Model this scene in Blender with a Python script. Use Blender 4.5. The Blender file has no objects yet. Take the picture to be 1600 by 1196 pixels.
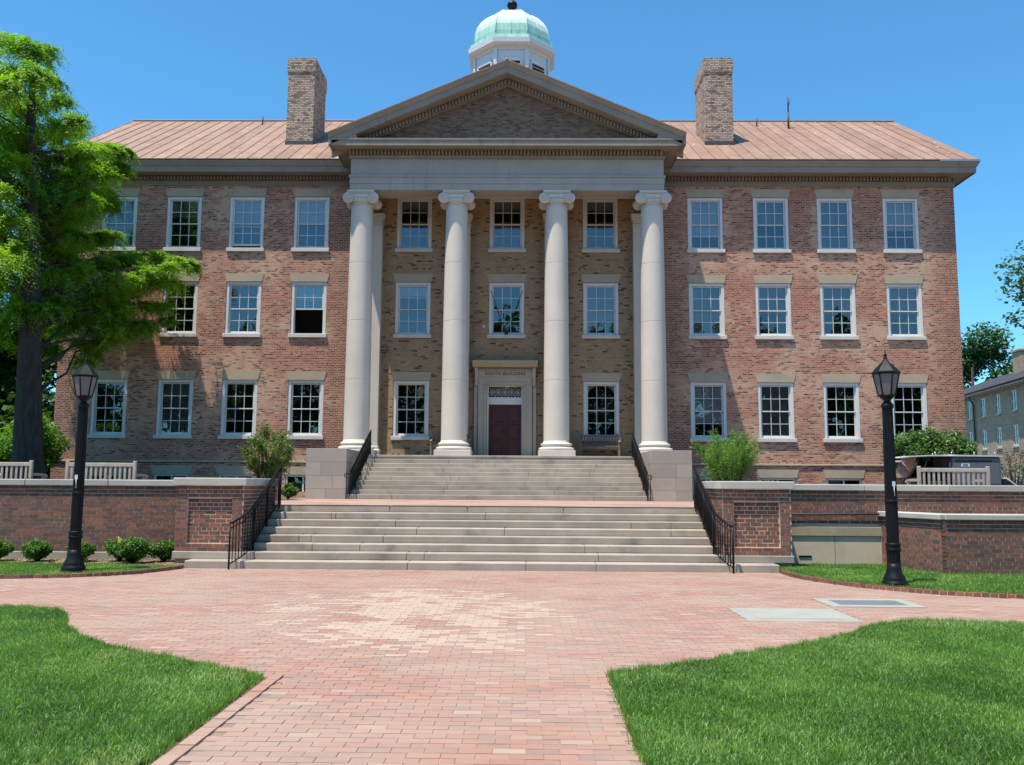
import bpy, math, random
import numpy as np
from mathutils import Vector, Matrix
R = math.radians
random.seed(7)
RNG = np.random.default_rng(11)
scene = bpy.context.scene
COL = scene.collection

# ---------------------------------------------------------------- camera
def make_camera():
    cx, cyv, cz = .69257, -33.87787, 1.6
    pitch, yaw, roll, f = .1147, -.01431, .00659, 1392.56
    cy, sy, cp, sp, cr, sr = math.cos(yaw), math.sin(yaw), math.cos(pitch), math.sin(pitch), math.cos(roll), math.sin(roll)
    r0 = Vector((cy, -sy, 0)); fh = Vector((sy, cy, 0)); z = Vector((0, 0, 1))
    fw = cp*fh + sp*z; u0 = -sp*fh + cp*z
    rt = cr*r0 + sr*u0; up = -sr*r0 + cr*u0
    cam = bpy.data.cameras.new('camera'); cam.sensor_width = 36; cam.lens = 36*f/1600
    cam.clip_start = .1; cam.clip_end = 3000
    o = bpy.data.objects.new('camera', cam)
    m = Matrix((rt, up, -fw)).transposed().to_4x4(); m.translation = Vector((cx, cyv, cz))
    o.matrix_world = m
    COL.objects.link(o); scene.camera = o
make_camera()

# ---------------------------------------------------------------- sky, sun, exposure
SUN = Vector((.243, .216, -1.0)).normalized()          # direction the light travels
elev = math.asin(-SUN.z)
w = bpy.data.worlds.new('World'); scene.world = w; w.use_nodes = True
wt = w.node_tree; wt.nodes.clear()
sky = wt.nodes.new('ShaderNodeTexSky'); sky.sky_type = 'NISHITA'; sky.sun_disc = False
sky.sun_elevation = elev
sky.sun_rotation = math.atan2(-SUN.x, -SUN.y)
sky.altitude = 0; sky.air_density = 1.0; sky.dust_density = 0.3; sky.ozone_density = 2.0
bg = wt.nodes.new('ShaderNodeBackground'); bg.inputs[1].default_value = .112
wo = wt.nodes.new('ShaderNodeOutputWorld')
tint = wt.nodes.new('ShaderNodeVectorMath'); tint.operation = 'MULTIPLY'; tint.inputs[1].default_value = (.60, 1.22, 1.47)
wt.links.new(sky.outputs[0], tint.inputs[0]); wt.links.new(tint.outputs[0], bg.inputs[0]); wt.links.new(bg.outputs[0], wo.inputs[0])
sl = bpy.data.lights.new('sun', 'SUN'); sl.energy = 5.0; sl.angle = R(.53); sl.color = (1, .915, .79)
so = bpy.data.objects.new('sun', sl); so.rotation_euler = SUN.to_track_quat('-Z', 'Y').to_euler(); so.location = (-20, -30, 60)
COL.objects.link(so)
scene.view_settings.view_transform = 'Standard'; scene.view_settings.look = 'None'
scene.view_settings.gamma = 1; scene.view_settings.use_curve_mapping = False
scene.view_settings.exposure = 0.4
scene.render.engine = 'CYCLES'
scene.cycles.use_denoising = True
scene.cycles.max_bounces = 6; scene.cycles.diffuse_bounces = 1; scene.cycles.transparent_max_bounces = 12
scene.cycles.caustics_reflective = False; scene.cycles.caustics_refractive = False

# ---------------------------------------------------------------- node helpers
class NT:
    def __init__(s, name):
        s.m = bpy.data.materials.new(name); s.m.use_nodes = True
        s.t = s.m.node_tree; s.t.nodes.clear()
        s.out = s.t.nodes.new('ShaderNodeOutputMaterial')
    def n(s, typ, ins=None, **kw):
        nd = s.t.nodes.new('ShaderNode'+typ)
        for k, v in kw.items(): setattr(nd, k, v)
        for k, v in (ins or {}).items(): s.set(nd.inputs[k], v)
        return nd
    def set(s, inp, v):
        if isinstance(v, bpy.types.NodeSocket): s.t.links.new(v, inp)
        elif isinstance(v, bpy.types.Node): s.t.links.new(v.outputs[0], inp)
        elif isinstance(v, (tuple, list)) and len(v) == 3 and inp.type == 'RGBA': inp.default_value = (*v, 1)
        else: inp.default_value = v
    def math(s, op, a, b=0.0, c=0.0, clamp=False):
        nd = s.n('Math', {0: a, 1: b, 2: c}, operation=op, use_clamp=clamp); return nd.outputs[0]
    def mix(s, fac, a, b, blend='MIX'):
        nd = s.t.nodes.new('ShaderNodeMix'); nd.data_type = 'RGBA'; nd.blend_type = blend
        s.set(nd.inputs[0], fac); s.set(nd.inputs[6], a); s.set(nd.inputs[7], b); return nd.outputs[2]
    def ramp(s, fac, stops, interp='LINEAR'):
        nd = s.t.nodes.new('ShaderNodeValToRGB'); cr = nd.color_ramp; cr.interpolation = interp
        while len(cr.elements) < len(stops): cr.elements.new(.5)
        for e, (p, c) in zip(cr.elements, stops): e.position = p; e.color = (*c, 1) if len(c) == 3 else c
        s.set(nd.inputs[0], fac); return nd.outputs[0]
    def pos(s): return s.n('NewGeometry').outputs['Position']
    def noise(s, vec, scale, detail=3, rough=.55, out=0):
        nd = s.n('TexNoise', {'Vector': vec, 'Scale': scale, 'Detail': detail, 'Roughness': rough}); return nd.outputs[out]
    def vscale(s, vec, v):
        return s.n('VectorMath', {0: vec, 1: v}, operation='MULTIPLY').outputs[0]
    def rangemap(s, v, a, b, c=0., d=1.):
        return s.n('MapRange', {'Value': v, 'From Min': a, 'From Max': b, 'To Min': c, 'To Max': d}).outputs[0]
    def bump(s, h, strength=.3, dist=.01, normal=None):
        ins = {'Strength': strength, 'Distance': dist, 'Height': h}
        if normal: ins['Normal'] = normal
        return s.n('Bump', ins).outputs[0]
    def bsdf(s, color, rough=.7, normal=None, **kw):
        p = s.n('BsdfPrincipled', {'Base Color': color, 'Roughness': rough})
        if normal is not None: s.set(p.inputs['Normal'], normal)
        for k, v in kw.items(): s.set(p.inputs[k.replace('_', ' ')], v)
        s.t.links.new(p.outputs[0], s.out.inputs[0]); return s.m

def sc3(c, k): return tuple(x*k for x in c)

def stone_mat(name, col, var=.15, rough=.75, scale=1.5, stain=.3, stain_col=(.12, .11, .09), streak=False, bumps=.25, piece=False, fine=40):
    t = NT(name); p = t.pos()
    a = t.noise(p, scale, 5, .6); b = t.noise(p, fine, 4, .6)
    v = t.mix(t.rangemap(a, .3, .7), sc3(col, 1-var), sc3(col, 1+var))
    v = t.mix(t.math('MULTIPLY', t.rangemap(b, .35, .7), .25), v, sc3(col, .7))
    sv = t.vscale(p, (3.0, 3.0, .35)) if streak else t.vscale(p, (1.1, 1.1, 1.1))
    st = t.rangemap(t.noise(sv, 1.3, 6, .65), .55, .8)
    v = t.mix(t.math('MULTIPLY', st, stain), v, stain_col)
    if piece:
        r = t.n('ObjectInfo').outputs['Random']
        v = t.mix(1.0, v, t.ramp(r, [(0, (.86, .86, .86)), (1, (1.12, 1.1, 1.08))]), 'MULTIPLY')
    return t.bsdf(v, rough, t.bump(t.noise(p, fine*1.5, 4, .7), bumps, .004))

def paint_mat(name, col, rough=.45, dirt=.12, metallic=0, bumps=.08, scale=6):
    t = NT(name); p = t.pos()
    d = t.rangemap(t.noise(p, scale, 5, .65), .45, .8)
    v = t.mix(t.math('MULTIPLY', d, dirt*2), col, sc3(col, .45))
    rg = t.math('ADD', t.math('MULTIPLY', t.noise(p, scale*3, 3), .25), rough-.12)
    return t.bsdf(v, rg, t.bump(t.noise(p, 60, 3), bumps, .002), Metallic=metallic)

BR = dict(w=.215, h=.075)
def wall_brick(name, stops, mortar, patch=None, red=None, mort=.013, bump=.5, w_=.215, h_=.075, extra=None, patchy=.6):
    """bricks of a far wall: running bond seen on faces of any heading"""
    t = NT(name); p = t.pos(); s = t.n('SeparateXYZ', {0: p})
    u = t.math('ADD', s.outputs[0], s.outputs[1])
    vec = t.n('CombineXYZ', {0: u, 1: s.outputs[2], 2: 0.0}).outputs[0]
    wob = t.n('TexNoise', {'Vector': p, 'Scale': 9.0, 'Detail': 2})
    vec2 = t.n('VectorMath', {0: wob.outputs['Color'], 1: (.5, .5, .5)}, operation='SUBTRACT').outputs[0]
    vec2 = t.n('VectorMath', {0: vec2, 1: (.012, .012, 0.0), 2: vec}, operation='MULTIPLY_ADD')
    b = t.n('TexBrick', {'Vector': vec2.outputs[0], 'Scale': 1.0, 'Mortar Size': mort, 'Mortar Smooth': .25, 'Bias': 0.0,
                        'Brick Width': w_, 'Row Height': h_, 'Color1': (0, 0, 0), 'Color2': (1, 1, 1), 'Mortar': (.5, .5, .5)},
            offset=.5, squash=.5, squash_frequency=6, offset_frequency=2)
    rnd = b.outputs['Color']; fac = b.outputs['Fac']
    base = t.ramp(rnd, stops)
    zones = t.noise(t.vscale(p, (.34, .34, .5)), 1.0, 6, .66)
    fine = t.noise(t.vscale(p, (2.2, 2.2, 7.0)), 1.0, 5, .7)
    z2 = t.math('ADD', t.math('MULTIPLY', zones, .75), t.math('MULTIPLY', fine, .35))
    if patch:
        pf = t.rangemap(z2, .54, .60)
        pf = t.math('MULTIPLY', pf, t.rangemap(t.math('ADD', rnd, t.math('MULTIPLY', fine, .8)), .45, .75, .12, 1.0))
        if extra: pf = extra(t, s, pf, rnd, fine)
        base = t.mix(t.math('MULTIPLY', pf, patchy, clamp=True), base, patch)
    if red:
        rf = t.rangemap(z2, .52, .45)
        base = t.mix(t.math('MULTIPLY', rf, .75), base, red)
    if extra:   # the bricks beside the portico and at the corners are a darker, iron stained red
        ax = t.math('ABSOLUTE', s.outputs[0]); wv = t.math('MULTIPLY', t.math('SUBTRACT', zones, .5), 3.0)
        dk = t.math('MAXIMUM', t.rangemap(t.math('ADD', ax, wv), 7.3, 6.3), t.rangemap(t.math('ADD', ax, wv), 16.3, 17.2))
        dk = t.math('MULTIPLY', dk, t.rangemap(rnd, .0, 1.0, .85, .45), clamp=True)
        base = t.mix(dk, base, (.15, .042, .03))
    soil = t.rangemap(t.noise(t.vscale(p, (.5, .5, .25)), 2.2, 6, .7), .52, .75)
    base = t.mix(t.math('MULTIPLY', soil, .35), base, (.05, .035, .03))
    strk = t.rangemap(t.noise(t.vscale(p, (2.6, 2.6, .16)), 1.0, 5, .65), .56, .72)
    base = t.mix(t.math('MULTIPLY', strk, .3), base, (.07, .045, .038))
    mcol = t.mix(t.rangemap(fine, .35, .65), mortar, sc3(mortar, .6))
    v = t.mix(fac, base, mcol)
    h = t.math('ADD', t.math('MULTIPLY', t.math('SUBTRACT', 1.0, fac), 1.0), t.math('MULTIPLY', t.noise(p, 70, 3), .35))
    return t.bsdf(v, .88, t.bump(h, bump, .012))

def piece_mat(name, stops, attr=None, patch=None, rough=.85, zone_cols=None, fine=60, zscale=.6, gritty=.3):
    """separately built bricks: colour per brick from the object's random or a stored value"""
    t = NT(name); p = t.pos()
    if attr: r = t.n('Attribute', attribute_name=attr).outputs['Fac']
    else: r = t.n('ObjectInfo').outputs['Random']
    c = t.ramp(r, stops)
    if zone_cols:
        z = t.noise(t.vscale(p, (1, 1.6, 1)), zscale, 5, .6)
        c = t.mix(t.rangemap(z, .40, .60, 0, .72), c, zone_cols[0])
        z = t.noise(t.vscale(p, (.7, 2.2, 1)), zscale*1.7, 5, .65, out=0)
        c = t.mix(t.rangemap(z, .55, .75, 0, .55), c, zone_cols[1])
    if patch: c = patch(t, p, r, c)
    if zone_cols:
        bl = t.rangemap(t.noise(t.vscale(p, (.9, 1.5, 1)), 1.9, 3, .5), .66, .76)
        c = t.mix(t.math('MULTIPLY', bl, .45), c, (.17, .13, .11))
    n1 = t.noise(p, fine, 4, .7)
    c = t.mix(t.rangemap(n1, .35, .7, 0, gritty), c, (.08, .05, .04))
    n2 = t.noise(p, 9, 4, .6)
    c = t.mix(t.rangemap(n2, .55, .75, 0, .25), c, (.42, .36, .31))
    return t.bsdf(c, rough, t.bump(t.noise(p, fine*2, 4, .7), .35, .003))

def leaf_mat(name, stops, trans=.35, rough=.5):
    t = NT(name); p = t.pos()
    r = t.n('Attribute', attribute_name='rnd').outputs['Fac']
    z = t.noise(p, .8, 3)
    c = t.ramp(t.math('ADD', t.math('MULTIPLY', r, .7), t.math('MULTIPLY', t.rangemap(z, .3, .7), .3)), stops)
    d = t.n('BsdfPrincipled', {'Base Color': c, 'Roughness': rough})
    tc = t.mix(1.0, c, (1.5, 1.6, .5), 'MULTIPLY')
    tr = t.n('BsdfTranslucent', {'Color': tc})
    mx = t.n('MixShader', {0: trans, 1: d.outputs[0], 2: tr.outputs[0]})
    t.t.links.new(mx.outputs[0], t.out.inputs[0]); return t.m

# ---------------------------------------------------------------- materials
M = {}
def band_extra(t, s, pf, rnd, fine):
    # old limewash left on the spandrel courses under the top windows and beside the ground floor ones
    z = s.outputs[2]
    g1 = t.math('MULTIPLY', t.rangemap(z, 9.55, 9.85), t.rangemap(z, 10.75, 10.45))
    g2 = t.math('MULTIPLY', t.rangemap(z, 3.2, 3.9), t.rangemap(z, 6.9, 6.2))
    nz = t.rangemap(t.noise(t.n('CombineXYZ', {0: s.outputs[0], 1: z, 2: 0.0}).outputs[0], .9, 5, .65), .38, .6)
    g = t.math('MULTIPLY', t.math('ADD', g1, t.math('MULTIPLY', g2, .42), clamp=True), nz)
    g = t.math('MULTIPLY', g, t.rangemap(rnd, .2, .34))
    xx = t.math('ABSOLUTE', s.outputs[0])
    keep = t.math('MULTIPLY', t.rangemap(xx, 17.2, 16.2, .1, 1.), t.rangemap(xx, 5.9, 7.0, .25, 1.))
    return t.math('MULTIPLY', t.math('MAXIMUM', pf, g), keep)
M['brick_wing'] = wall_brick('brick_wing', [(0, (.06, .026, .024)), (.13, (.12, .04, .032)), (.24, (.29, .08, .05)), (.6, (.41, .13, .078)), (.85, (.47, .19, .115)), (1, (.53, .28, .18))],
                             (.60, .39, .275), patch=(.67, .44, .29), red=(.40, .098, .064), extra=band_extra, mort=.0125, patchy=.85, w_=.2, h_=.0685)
M['brick_porch'] = wall_brick('brick_porch', [(0, (.07, .04, .025)), (.08, (.20, .12, .065)), (.16, (.37, .24, .125)), (1, (.46, .305, .165))],
                              (.38, .275, .16), patch=(.43, .29, .165), mort=.010, patchy=.3)
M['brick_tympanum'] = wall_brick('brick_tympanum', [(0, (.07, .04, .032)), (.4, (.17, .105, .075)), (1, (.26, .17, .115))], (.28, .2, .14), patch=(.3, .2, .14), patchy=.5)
M['brick_chimney'] = wall_brick('brick_chimney', [(0, (.18, .11, .085)), (.2, (.36, .23, .17)), (.4, (.55, .41, .31)), (1, (.62, .48, .37))],
                                (.20, .145, .11), mort=.014, bump=.6)
M['brick_tan'] = wall_brick('brick_tan', [(0, (.3, .22, .14)), (.5, (.42, .31, .2)), (1, (.5, .39, .26))], (.42, .34, .25), mort=.01)
wallstops = [(0, (.14, .075, .053)), (.3, (.20, .092, .062)), (.6, (.25, .103, .066)), (.85, (.30, .112, .068)), (1, (.37, .135, .08))]
M['wallbrick'] = piece_mat('wallbrick', wallstops, fine=80)
M['wallbrick_bulk'] = piece_mat('wallbrick_bulk', wallstops, 'rnd', fine=80)
def pale(t, p, r, c):
    s = t.n('SeparateXYZ', {0: p})
    x = t.math('MULTIPLY', t.math('ADD', s.outputs[0], .75), .52); y = t.math('MULTIPLY', t.math('ADD', s.outputs[1], 22.2), .36)
    d = t.math('SQRT', t.math('ADD', t.math('MULTIPLY', x, x), t.math('MULTIPLY', y, y)))
    return c
pavestops = [(0, (.27, .20, .165)), (.12, (.31, .195, .15)), (.35, (.355, .19, .14)), (.6, (.38, .20, .147)), (.85, (.39, .225, .165)), (.95, (.38, .26, .2)), (1, (.43, .32, .245))]
M['paver'] = piece_mat('paver', pavestops, None, zone_cols=((.40, .285, .215), (.29, .245, .205)), zscale=.55, gritty=.12, fine=110)
M['paver_bulk'] = piece_mat('paver_bulk', pavestops, 'rnd', zone_cols=((.40, .285, .215), (.29, .245, .205)), zscale=.55, gritty=.12, fine=110)
M['paver_pale'] = stone_mat('paver_pale', (.46, .34, .255), .12, .85, 4, .2, (.3, .22, .18), fine=80)
M['mortar'] = stone_mat('mortar', (.62, .50, .40), .15, .95, 3, .2)
M['sandbed'] = stone_mat('sandbed', (.30, .215, .17), .25, .95, 3, .4)
M['column'] = stone_mat('column', (.67, .605, .515), .07, .7, .8, .22, (.4, .35, .28), streak=True, bumps=.12)
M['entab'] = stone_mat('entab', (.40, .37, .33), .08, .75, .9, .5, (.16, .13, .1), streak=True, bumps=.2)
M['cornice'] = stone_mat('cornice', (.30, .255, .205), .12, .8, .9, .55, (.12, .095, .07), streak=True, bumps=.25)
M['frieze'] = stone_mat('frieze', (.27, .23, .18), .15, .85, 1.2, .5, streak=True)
M['lintel'] = stone_mat('lintel', (.47, .385, .27), .12, .8, 1.5, .35, (.2, .18, .14), fine=30)
M['doorstone'] = stone_mat('doorstone', (.50, .425, .325), .1, .8, 1.5, .3)
M['sill'] = stone_mat('sill', (.66, .63, .57), .08, .7, 2, .2)
M['step'] = stone_mat('step', (.40, .345, .28), .16, .85, 1.6, .85, (.15, .135, .115), streak=False, bumps=.4, piece=True, fine=50)
M['granite'] = stone_mat('granite', (.44, .385, .325), .07, .85, 1.2, .3, (.26, .22, .2), bumps=.5, fine=90, piece=True)
M['coping'] = stone_mat('coping', (.48, .46, .41), .1, .8, 1.3, .35, (.24, .22, .19), piece=True, fine=45)
M['plinth'] = stone_mat('plinth', (.42, .38, .31), .1, .85, 2, .4, piece=True)
M['old_stone'] = stone_mat('old_stone', (.44, .365, .24), .18, .85, 2.4, .5, (.14, .12, .08))
M['slab'] = stone_mat('slab', (.34, .345, .295), .1, .8, 3, .4, (.3, .33, .3), fine=60)
M['white'] = paint_mat('white', (.74, .735, .70), .45, .08)
M['white_wood'] = paint_mat('white_wood', (.72, .72, .72), .5, .12)
M['creme'] = paint_mat('creme', (.7, .66, .58), .5, .08)
M['iron'] = paint_mat('iron', (.006, .006, .007), .45, .0, bumps=.15)
M['lamp_iron'] = paint_mat('lamp_iron', (.006, .007, .009), .5, .0, bumps=.1)
for _n in ('lamp_iron', 'iron'):
    for _d in M[_n].node_tree.nodes:
        if _d.type == 'BSDF_PRINCIPLED': _d.inputs['Specular IOR Level'].default_value = .22
M['pipe'] = paint_mat('pipe', (.06, .055, .05), .6, .2)
M['door'] = paint_mat('door', (.075, .02, .018), .35, .25)
M['garage'] = paint_mat('garage', (.66, .54, .40), .6, .2, scale=3)
M['teak'] = stone_mat('teak', (.46, .38, .31), .15, .75, 5, .4, (.2, .17, .14), piece=False, fine=30)
M['teak_dark'] = stone_mat('teak_dark', (.22, .16, .12), .15, .7, 5, .4, (.1, .08, .07), fine=30)
M['car_white'] = paint_mat('car_white', (.7, .7, .68), .25, .02)
M['cart_black'] = paint_mat('cart_black', (.02, .02, .022), .4, .05)
M['cart_grey'] = paint_mat('cart_grey', (.125, .135, .155), .5, .12)
M['cart_roof'] = paint_mat('cart_roof', (.62, .61, .56), .45, .1)
M['steel'] = paint_mat('steel', (.5, .52, .55), .35, .1, metallic=.6)
M['rubber'] = paint_mat('rubber', (.02, .02, .02), .8, .05)
M['yellow'] = paint_mat('yellow', (.8, .55, .05), .5, .02)
M['blind'] = paint_mat('blind', (.62, .62, .6), .8, .03)
M['dark_blind'] = paint_mat('dark_blind', (.2, .22, .22), .8, .03)
M['interior'] = paint_mat('interior', (.035, .034, .033), .9, .05)
M['paper'] = paint_mat('paper', (.7, .74, .8), .7, .03)
M['ink'] = paint_mat('ink', (.08, .16, .32), .7, .03)
M['letter'] = paint_mat('letter', (.05, .04, .03), .8, .03)
M['slate'] = wall_brick('slate', [(0, (.03, .028, .034)), (.5, (.05, .048, .058)), (1, (.075, .07, .085))], (.015, .015, .018), mort=.01, w_=.3, h_=.12)
def patina_with_glare():
    t = NT('patina_with_glare'); p = t.pos()
    s = t.vscale(p, (2.2, 2.2, .5))
    n = t.noise(s, 1.6, 6, .65)
    c = t.ramp(n, [(.25, (.17, .40, .34)), (.45, (.30, .55, .47)), (.65, (.46, .68, .59)), (.85, (.6, .75, .66))])
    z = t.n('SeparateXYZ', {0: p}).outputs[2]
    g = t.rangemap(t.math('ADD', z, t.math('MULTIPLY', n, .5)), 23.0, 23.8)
    c = t.mix(t.math('MULTIPLY', g, .85), c, (.76, .79, .72))  # whitened towards the dome top: sun glare put into the copper colour
    return t.bsdf(c, .55, t.bump(t.noise(p, 12, 4), .2, .01))
M['patina_with_glare'] = patina_with_glare()
def roofm(name, attr=True):
    t = NT(name); p = t.pos()
    r = t.n('ObjectInfo').outputs['Random']
    n = t.noise(t.vscale(p, (1.6, 1.0, 1.0)), 1.0, 6, .7)
    c = t.ramp(n, [(.25, (.22, .115, .072)), (.45, (.295, .175, .115)), (.6, (.335, .21, .145)), (.8, (.41, .29, .215))])
    c = t.mix(1.0, c, t.ramp(r, [(0, (.85, .83, .8)), (1, (1.12, 1.12, 1.12))]), 'MULTIPLY')
    sp = t.rangemap(t.noise(t.vscale(p, (2.5, .9, 1)), 1.7, 3, .5), .69, .73)
    c = t.mix(t.math('MULTIPLY', sp, .7), c, (.55, .46, .36))
    rr = t.rangemap(t.noise(p, 3.3, 5, .7), .55, .7)
    c = t.mix(t.math('MULTIPLY', rr, .4), c, (.2, .085, .05))
    return t.bsdf(c, .6, t.bump(t.noise(p, 5, 4), .15, .02))
M['roof'] = roofm('roof')
def glass():
    t = NT('window_glass'); p = t.pos()
    nrm = t.bump(t.noise(p, 1.3, 2), .12, .03)
    g = t.n('BsdfGlossy', {'Color': (.95, .97, 1.0), 'Roughness': .015, 'Normal': nrm})
    tr = t.n('BsdfTransparent', {'Color': (.75, .8, .8)})
    f = t.n('Fresnel', {'IOR': 1.5}).outputs[0]
    f = t.math('ADD', t.math('MULTIPLY', f, 1.6), .07, clamp=True)
    mx = t.n('MixShader', {0: f, 1: tr.outputs[0], 2: g.outputs[0]})
    t.t.links.new(mx.outputs[0], t.out.inputs[0]); return t.m
M['glass'] = glass()
def frosted():
    t = NT('frosted_glass'); p = t.pos()
    d = t.n('BsdfPrincipled', {'Base Color': (.30, .30, .30), 'Roughness': .2})
    tr = t.n('BsdfTranslucent', {'Color': (.45, .45, .44)})
    mx = t.n('MixShader', {0: .45, 1: d.outputs[0], 2: tr.outputs[0]})
    t.t.links.new(mx.outputs[0], t.out.inputs[0]); return t.m
M['frosted'] = frosted()
def bark():
    t = NT('bark'); p = t.pos()
    n = t.noise(t.vscale(p, (9, 9, 1.6)), 1.2, 6, .7)
    c = t.ramp(n, [(.3, (.018, .014, .011)), (.55, (.05, .04, .032)), (.8, (.1, .08, .065))])
    return t.bsdf(c, .95, t.bump(n, .9, .04))
M['bark'] = bark()
def ground_mat(name, stops, scale=2., rough=.95, b=.6, fine=70):
    t = NT(name); p = t.pos()
    n = t.math('ADD', t.math('MULTIPLY', t.noise(p, scale, 6, .65), .6), t.math('MULTIPLY', t.noise(p, fine, 4, .7), .4))
    return t.bsdf(t.ramp(n, stops), rough, t.bump(t.noise(p, fine, 5, .7), b, .02))
M['soil_grass'] = ground_mat('soil_grass', [(.3, (.012, .03, .006)), (.55, (.028, .06, .012)), (.8, (.05, .085, .02))])
M['far_grass'] = ground_mat('far_grass', [(.3, (.03, .06, .015)), (.55, (.05, .1, .02)), (.8, (.09, .13, .03))])
M['mulch'] = ground_mat('mulch', [(.3, (.13, .09, .055)), (.5, (.28, .21, .135)), (.75, (.42, .34, .23))], 3, fine=45)
M['earth'] = ground_mat('earth', [(.3, (.07, .045, .03)), (.55, (.16, .11, .075)), (.8, (.24, .18, .12))], 3)
M['asphalt'] = ground_mat('asphalt', [(.3, (.10, .095, .09)), (.8, (.17, .16, .15))], 3)
M['straw'] = leaf_mat('straw', [(0, (.16, .11, .06)), (.5, (.32, .24, .15)), (1, (.48, .4, .27))], .1)
def terrace_paving():
    return wall_brick('terrace_paving', [(0, (.25, .12, .09)), (.5, (.42, .22, .17)), (1, (.5, .3, .23))], (.35, .27, .22), mort=.008, w_=.2, h_=.1, patch=(.45,.33,.27), patchy=.5)
def flat_paving():
    t = NT('flat_paving'); p = t.pos(); s = t.n('SeparateXYZ', {0: p})
    vec = t.n('CombineXYZ', {0: s.outputs[0], 1: s.outputs[1], 2: 0.0}).outputs[0]
    b = t.n('TexBrick', {'Vector': vec, 'Scale': 1.0, 'Mortar Size': .004, 'Mortar Smooth': .2, 'Bias': 0.0, 'Brick Width': .206, 'Row Height': .104,
            'Color1': (0, 0, 0), 'Color2': (1, 1, 1), 'Mortar': (.5, .5, .5)})
    c = t.ramp(b.outputs['Color'], pavestops)
    c = t.mix(t.rangemap(t.noise(p, .6, 5), .42, .62, 0, .6), c, (.49, .38, .31))
    c = t.mix(b.outputs['Fac'], c, (.22, .17, .14))
    return t.bsdf(c, .85, t.bump(t.math('SUBTRACT', 1.0, b.outputs['Fac']), .4, .005))
M['flat_paving'] = flat_paving()
M['leaf_cypress'] = leaf_mat('leaf_cypress', [(0, (.06, .15, .012)), (.35, (.13, .28, .02)), (.7, (.25, .43, .03)), (1, (.38, .56, .05))], .5)
M['leaf_bright'] = leaf_mat('leaf_bright', [(0, (.06, .16, .015)), (.5, (.12, .27, .025)), (1, (.22, .38, .05))], .4)
M['leaf_holly'] = leaf_mat('leaf_holly', [(0, (.05, .10, .018)), (.5, (.10, .17, .03)), (1, (.19, .26, .06))], .3)
M['leaf_pine'] = leaf_mat('leaf_pine', [(0, (.05, .13, .015)), (.5, (.11, .24, .025)), (1, (.19, .34, .05))], .3)
M['leaf_box'] = leaf_mat('leaf_box', [(0, (.03, .085, .008)), (.5, (.07, .17, .015)), (1, (.14, .28, .03))], .25)
M['leaf_vib'] = leaf_mat('leaf_vib', [(0, (.035, .085, .02)), (.5, (.075, .16, .04)), (.85, (.12, .22, .07)), (1, (.5, .52, .4))], .3)
M['leaf_dark'] = leaf_mat('leaf_dark', [(0, (.015, .045, .008)), (.5, (.03, .085, .014)), (1, (.06, .14, .022))], .3)
M['leaf_blue'] = leaf_mat('leaf_blue', [(0, (.022, .07, .025)), (.5, (.045, .12, .04)), (1, (.08, .18, .05))], .3)
M['leaf_brown'] = leaf_mat('leaf_brown', [(0, (.06, .04, .02)), (.6, (.1, .08, .03)), (1, (.13, .14, .05))], .2)
M['grass'] = leaf_mat('grass', [(0, (.045, .11, .018)), (.35, (.11, .235, .036)), (.65, (.205, .365, .07)), (.9, (.38, .51, .19)), (1, (.56, .49, .2))], .38, .45)

# ---------------------------------------------------------------- object helpers
def tag(o, label=None, cat=None, group=None, kind=None):
    if label: o['label'] = label
    if cat: o['category'] = cat
    if group: o['group'] = group
    if kind: o['kind'] = kind
    return o
def empty(name, loc=(0, 0, 0), rz=0, parent=None):
    o = bpy.data.objects.new(name, None); o.location = loc; o.rotation_euler = (0, 0, rz); o.empty_display_size = .2
    COL.objects.link(o)
    if parent: o.parent = parent
    return o
def copy_tree(o, parent=None):
    c = o.copy(); COL.objects.link(c)
    if parent: c.parent = parent
    for ch in list(o.children): copy_tree(ch, c)
    return c
def link(name, me, mat, parent=None, loc=(0, 0, 0), rz=0, kind=None, smooth=False):
    if mat is not None and not me.materials: me.materials.append(M[mat] if isinstance(mat, str) else mat)
    if smooth and len(me.polygons): me.polygons.foreach_set('use_smooth', [True]*len(me.polygons))
    o = bpy.data.objects.new(name, me); o.location = loc; o.rotation_euler = (0, 0, rz)
    COL.objects.link(o)
    if parent: o.parent = parent
    if kind: o['kind'] = kind
    return o

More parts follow.
